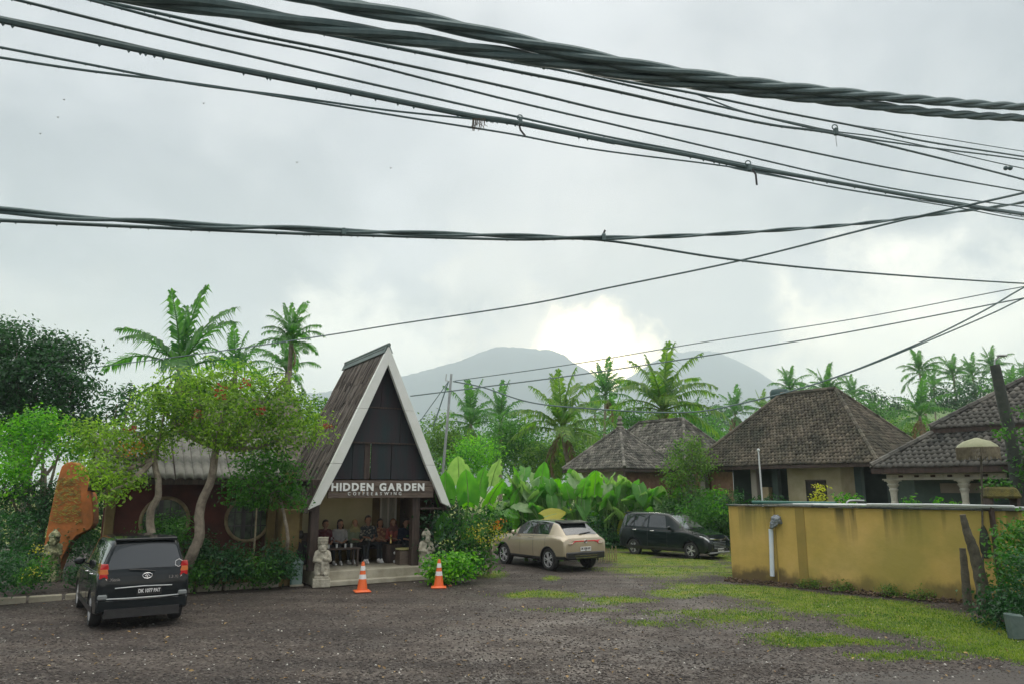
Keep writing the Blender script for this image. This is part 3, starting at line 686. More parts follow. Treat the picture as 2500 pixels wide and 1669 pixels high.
# ------------------------------------------------------------------ remeshed figures (statues and people)
def capsule(mb, p, q, r0, r1=None, seg=12, fl=1.0):
    p, q = Vector(p), Vector(q); r1 = r0 if r1 is None else r1; d = q - p
    if d.length < 1e-5: d = Vector((0, 0, 1e-3)); q = p + d
    t = d.normalized(); pts, rr = [], []
    for a in (-80, -50, -25, 0): pts.append(p + t * r0 * math.sin(R(a))); rr.append(r0 * math.cos(R(a)))
    for a in (0, 25, 50, 80): pts.append(q + t * r1 * math.sin(R(a))); rr.append(r1 * math.cos(R(a)))
    mb.tube(pts, rr, seg)
def figure(name, caps, voxel, mats, parent, extra=None, noise_amp=0.0, smooth_it=2):
    mb = MB()
    for c in caps: capsule(mb, c[0], c[1], c[2], c[3])
    if extra: extra(mb)
    me = bpy.data.meshes.new('tmp'); me.from_pydata(mb.v, [], mb.f); bm = bmesh.new(); bm.from_mesh(me); bmesh.ops.recalc_face_normals(bm, faces=bm.faces); bm.to_mesh(me); bm.free()
    o = bpy.data.objects.new('tmp', me); C.objects.link(o); md = o.modifiers.new('r', 'REMESH'); md.mode = 'VOXEL'; md.voxel_size = voxel; md.use_smooth_shade = True
    sm = o.modifiers.new('s', 'SMOOTH'); sm.iterations = smooth_it; sm.factor = .5
    dg = bpy.context.evaluated_depsgraph_get(); dg.update(); res = bpy.data.meshes.new_from_object(o.evaluated_get(dg)); bpy.data.objects.remove(o); bpy.data.meshes.remove(me)
    res.name = name; res.materials.clear()
    for m in mats: res.materials.append(m)
    n = len(res.polygons); cen = np.zeros(n * 3, dtype=np.float32); res.polygons.foreach_get('center', cen); cen = cen.reshape(-1, 3)
    best = np.full(n, 1e9); idx = np.zeros(n, dtype=np.int32)
    for c in caps:
        p = np.array(c[0]); q = np.array(c[1]); d = q - p; L2 = max(d @ d, 1e-9); t = np.clip((cen - p) @ d / L2, 0, 1); dist = np.linalg.norm(cen - p - t[:, None] * d, axis=1) - (c[2] + (c[3] - c[2]) * t)
        k = dist < best; best[k] = dist[k]; idx[k] = c[4]
    res.polygons.foreach_set('material_index', idx)
    if noise_amp:
        for v in res.vertices: v.co += v.normal * noise_amp * noise.fractal(v.co * 14, 1, 2, 3)
    res.polygons.foreach_set('use_smooth', np.ones(n, dtype=bool)); res.update()
    return link(name, res, parent)

# guardian statues
def statue(loc, rz, label, h=1.0, headdress='flat', group='carved stone guardians at the porch steps', m=STONE):
    t = thing('stone_statue', label, 'statue', loc, rz, group)
    mb = MB(); mb.box((0, 0, .12), (.50, .46, .24)); mb.box((0, 0, .27), (.42, .40, .08)); mb.build('pedestal', m, t, bevel=.015)
    caps = [((-.09, 0, .36), (-.08, 0, .62), .14, .13, 0), ((.09, 0, .36), (.08, 0, .62), .14, .13, 0), ((-.05, -.03, .68), (.05, -.03, .68), .15, .15, 0),
            ((0, 0, .72), (0, 0, .92), .15, .13, 0), ((-.14, 0, .96), (.14, 0, .96), .075, .075, 0),
            ((-.18, -.02, .94), (-.22, -.08, .74), .06, .055, 0), ((-.22, -.08, .74), (-.05, -.19, .72), .05, .045, 0),
            ((.18, -.02, .94), (.22, -.08, .74), .06, .055, 0), ((.22, -.08, .74), (.05, -.20, .80), .05, .045, 0),
            ((0, -.04, 1.08), (0, -.03, 1.14), .125, .12, 0), ((-.05, -.13, 1.07), (.05, -.13, 1.07), .045, .045, 0), ((-.045, -.14, 1.15), (-.045, -.14, 1.15), .028, .028, 0), ((.045, -.14, 1.15), (.045, -.14, 1.15), .028, .028, 0),
            ((0, -.165, 1.12), (0, -.17, 1.10), .025, .03, 0), ((-.06, -.14, 1.02), (.06, -.14, 1.02), .03, .03, 0), ((-.12, 0, 1.1), (-.12, 0, 1.16), .03, .03, 0), ((.12, 0, 1.1), (.12, 0, 1.16), .03, .03, 0),
            ((0, -.17, .40), (0, -.19, .66), .05, .04, 0), ((-.1, -.12, .37), (-.1, -.16, .36), .06, .05, 0), ((.1, -.12, .37), (.1, -.16, .36), .06, .05, 0)]
    if headdress == 'flat': ex = lambda mb: (mb.lathe([(.12, 1.2), (.155, 1.22), (.14, 1.26), (.165, 1.30), (.15, 1.36), (.165, 1.38), (.15, 1.40)], (0, -.01, 0), 14), mb.box((0, .02, .33), (.36, .30, .12)))
    else: ex = lambda mb: (mb.lathe([(.13, 1.19), (.165, 1.21), (.15, 1.25), (.14, 1.27), (.12, 1.32), (.07, 1.36), (.03, 1.42)], (0, -.01, 0), 14), mb.box((0, .02, .33), (.38, .32, .12)))
    figure('figure', caps, .018, [m], t, ex, .012, 1); t.scale = (h, h, h); return t
statue(CW(.17, -.12, 0), CYAW - .25, 'stone guardian statue with flat topped headdress left of the porch steps', .93, 'flat')
statue(CW(3.36, .12, .12), CYAW - .1, 'stone guardian statue with pointed headdress right of the porch steps', .93, 'cone')

# people: local frame faces -y, origin on the floor under the seat
BLACKCL = mat('black_cloth', (.012, .015, .018), (.022, .026, .03), 12, .85)
def person(x, y, label, top, seed=0, hijab=None, hair='short', face=0.0, lean=0.0, cross=False, h=1.0, patt=None, shoe=(.75, .76, .76), zf=.38, legs=True, turn=0.0, pants=None):
    rr = random.Random(seed); t = thing('person', label, 'person', CW(x, y, zf), CYAW + turn, 'people sitting in a row on the porch bench')
    tm = patt or mat('shirt_%d' % seed, top, tuple(c * .75 for c in top), 10, .85); L = lean
    hx = .02 * math.sin(seed); a1, a2 = rr.uniform(-.03, .03), rr.uniform(-.03, .03)
    caps = [((-.09, 0, .52), (.09, 0, .52), .125, .125, 2), ((-.07, .01, .58), (-.08, .0 + L * .6, .88), .115, .105, 1), ((.07, .01, .58), (.08, L * .6, .88), .115, .105, 1),
            ((-.15, L, .955), (.15, L, .955), .066, .066, 1), ((hx, L, .98), (hx, L - .01, 1.07), .052, .05, 0),
            ((hx, L - .02, 1.12), (hx, L - .01, 1.19), .078, .092, 0), ((hx, L - .045, 1.085), (hx, L - .045, 1.10), .05, .055, 0), ((hx, L - .105, 1.14), (hx, L - .118, 1.12), .012, .017, 0),
            ((hx - .088, L, 1.13), (hx - .088, L, 1.155), .016, .02, 0), ((hx + .088, L, 1.13), (hx + .088, L, 1.155), .016, .02, 0)]
    kn = []
    for s in (-1, 1):
        kx = s * (.13 + rr.uniform(0, .05)); ky = -.45 + rr.uniform(-.03, .03); ax_, ay = kx + rr.uniform(-.03, .03), ky - rr.uniform(-.06, .14); kz, az = .49, .09
        if cross and s > 0: kx, kz, ax_, ay, az = .02, .60, -.2, ky - .12, .34
        caps += [((s * .1, -.02, .52), (kx, ky, kz), .088, .062, 2), ((kx, ky, kz), (ax_, ay, az), .058, .04, 2), ((ax_, ay, az), (ax_, ay - .03, az - .03), .036, .034, 0)]
        kn.append((ax_, ay, az, s))
        sx = s * .19; ex_, ey_, ez = s * .25, L * .5 - .05, .70; wx, wy, wz = s * rr.uniform(.03, .14), -.30 + L * .3, .62 + rr.uniform(0, .10)
        caps += [((sx, L, .945), (ex_, ey_, ez), .052, .042, 1), ((ex_, ey_, ez), ((ex_ + wx) / 2, (ey_ + wy) / 2, (ez + wz) / 2), .042, .038, 1), (((ex_ + wx) / 2, (ey_ + wy) / 2, (ez + wz) / 2), (wx, wy, wz), .033, .025, 0)]
        W = Vector((wx, wy, wz)); d = Vector((-s * .45, -.8, -.15)).normalized(); sd = Vector((0, 0, 1)).cross(d).normalized()
        caps.append((tuple(W), tuple(W + d * .06), .026, .03, 0))
        for k, fl in enumerate((.055, .066, .06, .045)):
            b = W + d * .075 + sd * (.021 * (k - 1.5)); m_ = b + d * fl * .6; e = m_ + (d + Vector((0, 0, -.9))).normalized() * fl * .5
            caps += [(tuple(b), tuple(m_), .0095, .009, 0), (tuple(m_), tuple(e), .009, .008, 0)]
        b = W + d * .02 - sd * s * .022; caps.append((tuple(b), tuple(b - sd * s * .03 + d * .035), .011, .009, 0))
    figure('body', caps, .0135, [SKIN, tm, pants or BLACKCL], t, smooth_it=2)
    for s in (-1, 1):
        mb = MB(); mb.ball((hx + s * .033, L - .093, 1.155), (.013, .008, .009), 8); mb.build('eye', HAIR, t, True)
    mb = MB(); mb.bar((hx - .025, L - .096, 1.085), (hx + .025, L - .096, 1.085), .01, .008); mb.build('mouth', mat('lips', (.3, .10, .08)), t)
    cs = [((hx, L + .022, 1.165), (hx, L + .008, 1.218), .103, .096, 0)]
    if hair == 'long': cs += [((hx, L + .05, 1.15), (hx, L + .085, .92), .085, .05, 0), ((hx - .085, L, 1.12), (hx - .09, L - .01, .94), .03, .02, 0), ((hx + .085, L, 1.12), (hx + .09, L - .01, .94), .03, .02, 0)]
    if hijab: cs = [((hx, L + .012, 1.13), (hx, L + .01, 1.20), .118, .106, 0), ((hx, L + .01, 1.0), (hx, L + .01, .98), .10, .15, 0), ((hx - .07, L - .04, 1.09), (hx + .07, L - .04, 1.05), .045, .05, 0)]
    if hijab: 
        cs = [c for c in cs]
        m_ = mat('hijab_%d' % seed, hijab, tuple(c * .8 for c in hijab), 8, .85); figure('headscarf', [((hx, L + .035, 1.12), (hx, L + .03, 1.20), .105, .10, 0), ((hx - .085, L - .01, 1.13), (hx - .07, L - .06, 1.04), .032, .03, 0), ((hx + .085, L - .01, 1.13), (hx + .07, L - .06, 1.04), .032, .03, 0), ((hx - .06, L - .03, 1.0), (hx + .06, L - .03, 1.0), .085, .085, 0), ((hx - .1, L, .95), (hx + .1, L, .95), .1, .1, 0)], .016, [m_], t)
    else: figure('hair', cs, .017, [HAIR], t)
    shm_ = mat('shoe_%d' % int(shoe[0] * 100), shoe, tuple(c * .85 for c in shoe), 9, .6)
    for (ax_, ay, az, s) in kn:
        q = figure('shoe', [((ax_, ay + .02, az - .04), (ax_ + s * .01, ay - .10, az - .05), .042, .046, 0), ((ax_ + s * .01, ay - .10, az - .05), (ax_ + s * .02, ay - .17, az - .056), .044, .034, 0), ((ax_, ay + .01, az - .02), (ax_, ay - .02, az), .042, .045, 0)], .015, [shm_], t)
    t.scale = (h, h, h); return t
PAT = mat('patterned_shirt', (.02, .03, .04), (.35, .33, .26), 16, .8, contrast=(.52, .6))
PATR = mat('batik_brown', (.16, .06, .04), (.32, .20, .10), 14, .8, contrast=(.48, .58))
def pxl(px, yl): return LOC(px, 1290, yl)[0]
BY = 2.05
person(pxl(793, BY), BY, 'person in maroon shirt at the left end of the porch bench', (.09, .02, .03), 1)
person(pxl(829, BY), BY, 'person with long dark hair in grey top beside the maroon shirt', (.30, .31, .32), 2, hair='long')
person(pxl(866, BY), BY, 'person in olive headscarf and pale green top on the porch bench', (.16, .20, .13), 3, hijab=(.26, .25, .12))
person(pxl(898, BY), BY, 'tall person in dark patterned shirt with tousled hair on the bench', (.1, .1, .1), 4, patt=PAT, h=1.08, lean=-.04)
person(pxl(929, BY), BY, 'person in brown batik top with chin length hair on the bench', (.2, .1, .06), 5, patt=PATR, hair='long')
person(pxl(957, BY), BY - .12, 'person in dusty red top with one leg crossed high', (.30, .07, .06), 6, hijab=(.16, .07, .06), cross=True, shoe=(.8, .81, .81))
person(pxl(979, BY), BY - .35, 'person in navy jacket with crossed white sneakers near the stool', (.015, .025, .05), 7, hair='short', shoe=(.82, .83, .83))
person(pxl(1000, BY + .2), BY + .2, 'person with curly dark hair seated at the right post of the porch', (.05, .05, .055), 8, hair='long')
person(pxl(741, .55), .62, 'person in black seen from behind hunched left of the porch', (.01, .01, .012), 9, turn=R(205), lean=-.10, zf=.1, h=1.05)
b = thing('bench', 'long dark bench under the seated people', 'bench', CW(1.6, BY + .08, .38), CYAW)
mb = MB(); mb.box((0, .05, .41), (3.1, .42, .05)); mb.build('seat', WOOD_D, b, bevel=.008)
mb = MB(); mb.box((0, .28, .72), (3.1, .04, .30)); mb.build('backrest', WOOD_D, b, bevel=.008)
for x in (-1.45, -.5, .5, 1.45): mb = MB(); mb.box((x, .05, .19), (.07, .38, .38)); mb.build('leg', WOOD_D, b)
tb = thing('low_table', 'low dark table with drinks before the left half of the bench', 'table', CW(1.05, 1.15, .38), CYAW)
mb = MB(); mb.box((0, 0, .50), (1.15, .5, .04)); mb.build('tabletop', WOOD_D, tb, bevel=.008)
for sx in (-.5, .5):
    for sy in (-.2, .2): mb = MB(); mb.box((sx, sy, .24), (.05, .05, .48)); mb.build('leg', WOOD_D, tb)
for i, (x, lab) in enumerate(((.72, 'leftmost'), (.98, 'second from left'), (1.22, 'third from left'), (1.42, 'rightmost'))):
    mb = MB(); mb.lathe([(.03, 0), (.036, .11), (.032, .11), (.027, .01)], (0, 0, 0), 12)
    tag(mb.build('drinking_glass', mat('milky_glass', (.6, .62, .6), (.5, .5, .48), 3, .1, spec=.8), None, True, loc=CW(x, 1.12 + .05 * (i % 2), .90)), lab + ' small drinking glass on the low dark table', 'glass', 'glasses on the low table')
bx = thing('crate_table', 'small brown crate table with a pale tray beside the right statue', 'table', CW(2.93, .75, .38), CYAW)
mb = MB()
mb.box((0, 0, .2), (.42, .4, .40)); mb.build('crate', WOOD, bx, bevel=.01)
mb = MB(); mb.lathe([(.10, .41), (.26, .43), (.28, .47), (.25, .45), (.09, .425)], (0, 0, 0), 16, sq=.8); mb.build('tray', mat('banana_leaf_tray', (.5, .5, .18), (.62, .58, .3), 4, .5), bx, True)
mb = MB(); mb.lathe([(.05, 0), (.07, .02), (.03, .1), (.035, .2), (.05, .22), (.02, .28)], (0, 0, 0), 12); tag(mb.build('brass_teapot', mat('brass', (.75, .55, .22), (.6, .42, .15), 5, .25, 1), None, True, loc=CW(2.8, 1.5, .93)), 'small golden pot on the dark stand at the right of the porch', 'pot')
mb = MB(); mb.box((0, 0, .27), (.5, .4, .54)); tag(mb.build('dark_stand', WOOD_D, None, bevel=.01, loc=CW(2.85, 1.5, .38), rot=(0, 0, CYAW)), 'dark square stand carrying the golden pot', 'stand')

# bin, cones, stake
g = G(723, 1428); bn = thing('litter_bin', 'grey green litter bin with peaked lid left of the porch', 'bin', g, CYAW - .2)
BING = mat('grey_green_metal', (.17, .26, .24), (.24, .33, .31), 3, .5); BIND = mat('dark_green_metal', (.05, .16, .13), (.08, .2, .16), 3, .5)
mb = MB(); mb.box((0, 0, .30), (.28, .34, .52)); mb.build('body', BING, bn, bevel=.012)
mb = MB(); mb.box((-.157, 0, .32), (.03, .34, .56)); mb.build('side_panel', BIND, bn, bevel=.006)
mb = MB(); mb.prism([(-.16, .57), (.155, .57), (.155, .62), (0, .75), (-.16, .62)], lambda p: (p[0], -.185, p[1]), lambda p: (p[0], .185, p[1])); mb.build('lid', BING, bn, bevel=.006)
mb = MB(); mb.box((0, 0, .02), (.36, .42, .05)); mb.build('base', CEM, bn, bevel=.01)
ORG = mat('orange_plastic', (.85, .16, .035), (.75, .13, .03), 4, .45, bump=.1); BAND = mat('reflective_white', (.85, .85, .83), (.7, .7, .7), 5, .4)
def cone(px, py, hgt, label, rz):
    t = thing('traffic_cone', label, 'traffic cone', G(px, py) + Vector((0, 0, .005)), rz, 'orange traffic cones before the cafe'); k = hgt / .76
    mb = MB(); mb.box((0, 0, .02), (.42, .42, .035)); mb.build('base', ORG, t, bevel=.012)
    def r(z): return .145 - .11 * z / .76
    mb = MB(); mb.lathe([(.165, .035), (.15, .05), (r(.05), .06), (r(.4), .4), (r(.74), .74), (.028, .765), (.01, .768)], (0, 0, 0), 24); mb.build('cone_body', ORG, t, True)
    for z0, z1 in ((.33, .445), (.545, .66)):
        mb = MB(); mb.lathe([(r(z0) + .004, z0), (r(z1) + .004, z1)], (0, 0, 0), 24); mb.build('reflective_band', BAND, t, True)
    t.scale = (k,) * 3
cone(884, 1444, .74, 'orange traffic cone before the middle of the porch step', .35)
cone(1071, 1434, .73, 'orange traffic cone beside the small bush right of the porch', .1)
mb = MB(); mb.ball((0, 0, .03), (.06, .03, .03), 8); tag(mb.build('fallen_fruit', mat('dried_fruit', (.35, .13, .05), (.22, .08, .04), 9, .7), None, True, loc=G(1099, 1431)), 'small reddish dried fruit lying beside the right cone', 'fruit')
a, b_ = G(609, 1427), P(627, 1235, 21.3); mb = MB(); mb.tube(catmull([a, a.lerp(b_, .5) + Vector((.03, 0, 0)), b_], 6), (.035, .02), 8)
tag(mb.build('wooden_stake', mat('pale_stick', (.42, .36, .24), (.25, .2, .13), 14, .8, bump=.5), None, True), 'slender pale stick leaning before the round window', 'stake')

# ================================================================== CARS (local: x forward, y left, z up)
def herm(a, b, c, d, t, k=.35):
    m0 = (c - a) * k; m1 = (d - b) * k; t2, t3 = t * t, t * t * t
    return b * (2 * t3 - 3 * t2 + 1) + m0 * (t3 - 2 * t2 + t) + c * (-2 * t3 + 3 * t2) + m1 * (t3 - t2)
class CarBody:
    # station: x, z_bottom, w_bottom, w_mid, z_belt, w_belt, z_top, w_top, crown
    def __init__(s, st):
        s.st = st; s.R = []
        for (x, zb, wb, wm, zl, wl, zt, wt, cr) in st:
            zm = zb + (zl - zb) * .5
            gh = zt - zl
            s.R.append([Vector(p) for p in [(x, 0, zb), (x, wb * .7, zb), (x, wb, zb + .03), (x, wm, zb + (zl - zb) * .22), (x, wm + .012, zm), (x, wm, zl - .10 * (zl - zb)), (x, wl, zl),
                        (x, wl + (wt - wl) * .12, zl + gh * .10), (x, wl + (wt - wl) * .86, zl + gh * .84), (x, wt * .90, zt - cr * .45), (x, wt * .5, zt - cr * .1), (x, 0, zt)]])
        s.nu = len(st) - 1; s.nv = 11
    def S(s, u, v, side=1):
        i = min(int(u), s.nu - 1); t = u - i; j = min(int(v), s.nv - 1); w = v - j
        def row(i_):
            i_ = min(max(i_, 0), s.nu); R_ = s.R[i_]; g = lambda k: R_[min(max(k, 0), s.nv)]
            return herm(g(j - 1), g(j), g(j + 1), g(j + 2), w, .32)
        p = herm(row(i - 1), row(i), row(i + 1), row(i + 2), t, .38 if s.st[i][0] - s.st[i + 1][0] > .2 else .1)
        return Vector((p.x, p.y * side, p.z))
    def N(s, u, v, side=1):
        e = .04; a = s.S(min(u + e, s.nu), v, side) - s.S(max(u - e, 0), v, side); b = s.S(u, min(v + e, s.nv), side) - s.S(u, max(v - e, 0), side)
        n = a.cross(b) * side
        return n.normalized() if n.length > 1e-9 else Vector((0, 0, 1))
    def body(s, name, mats, parent, wheels, wr, mfun):
        su, sv = 5, 4; us = [i / su for i in range(s.nu * su + 1)]; vs_ = [j / sv for j in range(s.nv * sv + 1)]
        V = []; 
        for u in us:
            ring = [s.S(u, v, 1) for v in vs_] + [s.S(u, v, -1) for v in reversed(vs_[1:-1])]; V += ring
        m = len(vs_) * 2 - 2; Fq, mi = [], []
        for i in range(len(us) - 1):
            for j in range(m):
                k = (j + 1) % m; Fq.append((i * m + j, (i + 1) * m + j, (i + 1) * m + k, i * m + k))
                v = (j + .5) / sv if j < len(vs_) - 1 else (m - j - .5) / sv; mi.append(mfun((us[i] + us[i + 1]) / 2, v))
        n0 = len(V)
        bm = bmesh.new(); bv = [bm.verts.new(v) for v in V]
        for f, q in zip(Fq, mi):
            try: fc = bm.faces.new([bv[k] for k in f]); fc.material_index = q
            except ValueError: pass
        for base in (0, (len(us) - 1) * m):
            fc = bm.faces.new([bv[base + j] for j in range(m)]); fc.material_index = mfun(0 if base == 0 else s.nu, 5)
        bmesh.ops.remove_doubles(bm, verts=bm.verts, dist=1e-5); bmesh.ops.recalc_face_normals(bm, faces=bm.faces)
        me = bpy.data.meshes.new(name); bm.to_mesh(me); bm.free()
        for q in mats: me.materials.append(q)
        o = bpy.data.objects.new(name, me); C.objects.link(o)
        mb = MB()
        for wx in wheels:
            for sd in (-1, 1): mb.lathe([(wr + .055, sd * .52), (wr + .055, sd * 1.2)], (wx, 0, wr + .01), 32, 'y')
        cme = bpy.data.meshes.new('cut'); cme.from_pydata(mb.v, [], mb.f); b2 = bmesh.new(); b2.from_mesh(cme); bmesh.ops.recalc_face_normals(b2, faces=b2.faces); b2.to_mesh(cme); b2.free()
        cme.materials.append(BLACKPL); co = bpy.data.objects.new('cut', cme); C.objects.link(co)
        md = o.modifiers.new('b', 'BOOLEAN'); md.operation = 'DIFFERENCE'; md.object = co; md.solver = 'EXACT'; md.material_mode = 'TRANSFER'
        dg = bpy.context.evaluated_depsgraph_get(); dg.update(); res = bpy.data.meshes.new_from_object(o.evaluated_get(dg))
        bpy.data.objects.remove(o); bpy.data.objects.remove(co); res.name = name
        res.polygons.foreach_set('use_smooth', np.ones(len(res.polygons), dtype=bool))
        try: res.set_sharp_from_angle(angle=R(32))
        except Exception: pass
        return link(name, res, parent)
    def patch(s, name, m, parent, corners, off=.008, thick=.006, side=1, nu=8, nv=5, smooth=True, both=False):
        """corners (u,v) in order; skin patch lying on the body"""
        (a, b, c, d) = corners; mb = MB(); V = []
        for o_ in (off, off - thick):
            for i in range(nu + 1):
                for j in range(nv + 1):
                    t, w = i / nu, j / nv
                    u = (a[0] * (1 - t) + b[0] * t) * (1 - w) + (d[0] * (1 - t) + c[0] * t) * w; v = (a[1] * (1 - t) + b[1] * t) * (1 - w) + (d[1] * (1 - t) + c[1] * t) * w
                    sd = side
                    if both: pass
                    V.append(s.S(u, min(v, 11) if v <= 11 else 22 - v, sd if v <= 11 else -sd) + s.N(u, min(v, 10.97) if v <= 11 else 22 - v, sd if v <= 11 else -sd) * o_)
        M_ = (nu + 1) * (nv + 1); k = nv + 1; fs = []
        for i in range(nu):
            for j in range(nv):
                q = (i * k + j, (i + 1) * k + j, (i + 1) * k + j + 1, i * k + j + 1); fs.append(q); fs.append(tuple(x + M_ for x in q[::-1]))
        bd = [(i * k, (i + 1) * k) for i in range(nu)] + [(nu * k + j, nu * k + j + 1) for j in range(nv)] + [((i + 1) * k + nv, i * k + nv) for i in range(nu)] + [(j + 1, j) for j in range(nv)]
        fs += [(x, y, y + M_, x + M_) for x, y in bd]; mb.add(V, fs); return mb.build(name, m, parent, smooth)
def wheel(parent, x, y, r, side, spokes=5, rimm=ALLOY, w=.20, rr_=None):
    rr_ = rr_ or r * .66; mb = MB()
    mb.lathe([(rr_ * .96, -w / 2), (r * .93, -w / 2), (r, -w / 2 + .03), (r * 1.004, 0), (r, w / 2 - .03), (r * .93, w / 2), (rr_ * .98, w / 2 - .01), (rr_ * .96, w / 2 - .03), (rr_ * .96, -w / 2)], (0, 0, 0), 32, 'y', cap=False)
    wh = mb.build('wheel', BLACK, parent, True, loc=(x, y, r)); mb = MB(); yo = side * (w / 2 - .02)
    n = 28; out = [(rr_ * math.cos(2 * math.pi * k / n), rr_ * math.sin(2 * math.pi * k / n)) for k in range(n + 1)]
    mb.tube([(a, yo, b) for a, b in out], .013, 6, False)
    mb.lathe([(rr_ * .2, yo - side * .03), (rr_ * .18, yo + side * .008), (.01, yo + side * .012)], (0, 0, 0), 12, 'y')
    for k in range(spokes):
        for dd in (-.14, .14):
            a = 2 * math.pi * k / spokes + dd * .5; a2 = 2 * math.pi * k / spokes + dd * 1.3
            mb.bar((rr_ * .12 * math.cos(a), yo, rr_ * .12 * math.sin(a)), (rr_ * math.cos(a2), yo - side * .004, rr_ * math.sin(a2)), .022, .034, (0, 1, 0))
    mb.build('rim', rimm, wh)
    mb = MB(); mb.lathe([(rr_ * .97, yo - side * .07), (.02, yo - side * .075)], (0, 0, 0), 24, 'y'); mb.build('brake_disc', mat('dark_steel', (.05, .05, .05), (.1, .1, .1), 6, .5, .6), wh)
def plate(parent, text, x, y, z, face, bg, fg, rz=0.0, w=.42, h=.135, tilt=0.0, sub=None):
    """face=+1 front (looks +x), -1 rear (looks -x)"""
    mb = MB(); mb.box((0, 0, 0), (w, h, .012)); rot = Matrix.Rotation(math.pi / 2 if face < 0 else math.pi / 2, 3, 'X')
    o = mb.build('number_plate', bg, parent, bevel=.003)
    o.rotation_euler = (math.pi / 2 - tilt, 0, -math.pi / 2 if face < 0 else math.pi / 2); o.location = (x, y, z)
    me, a, b = text_mesh(text, .082, .002, .0025); 
    link('plate_text', me, o, fg, (-(a + b) / 2 * (w * .88 / (b - a)), -.020, .008), None, (w * .88 / (b - a), 1.15, 1))
    if sub:
        me, a, b = text_mesh(sub, .028, .002, .001); link('plate_text', me, o, fg, (-(a + b) / 2, -.055, .008))
    return o
PBLK = mat('plate_black', (.012, .012, .012)); PWHT = mat('plate_white', (.78, .78, .76)); TWHT = mat('text_white', (.8, .8, .8)); TBLK = mat('text_black', (.02, .02, .02))
RED = mat('red_lens', (.62, .012, .015), (.45, .008, .01), 12, .12, coat=1, emis=(.6, .01, .01), emis_s=.0); REDC = mat('clear_lens', (.75, .62, .55), (.6, .5, .45), 8, .1, coat=1); ORL = mat('amber_lens', (.75, .22, .06), (.6, .15, .05), 9, .12, coat=1)
HEADL = mat('headlight_lens', (.55, .58, .6), (.2, .22, .24), 14, .06, .3, coat=1)
def paint(name, c, rough=.16): return mat(name, c, tuple(x * .92 for x in c), .8, rough, .0 if max(c) < .05 else .15, spec=.15 if max(c) < .05 else .5, coat=.55 if max(c) < .05 else 1)

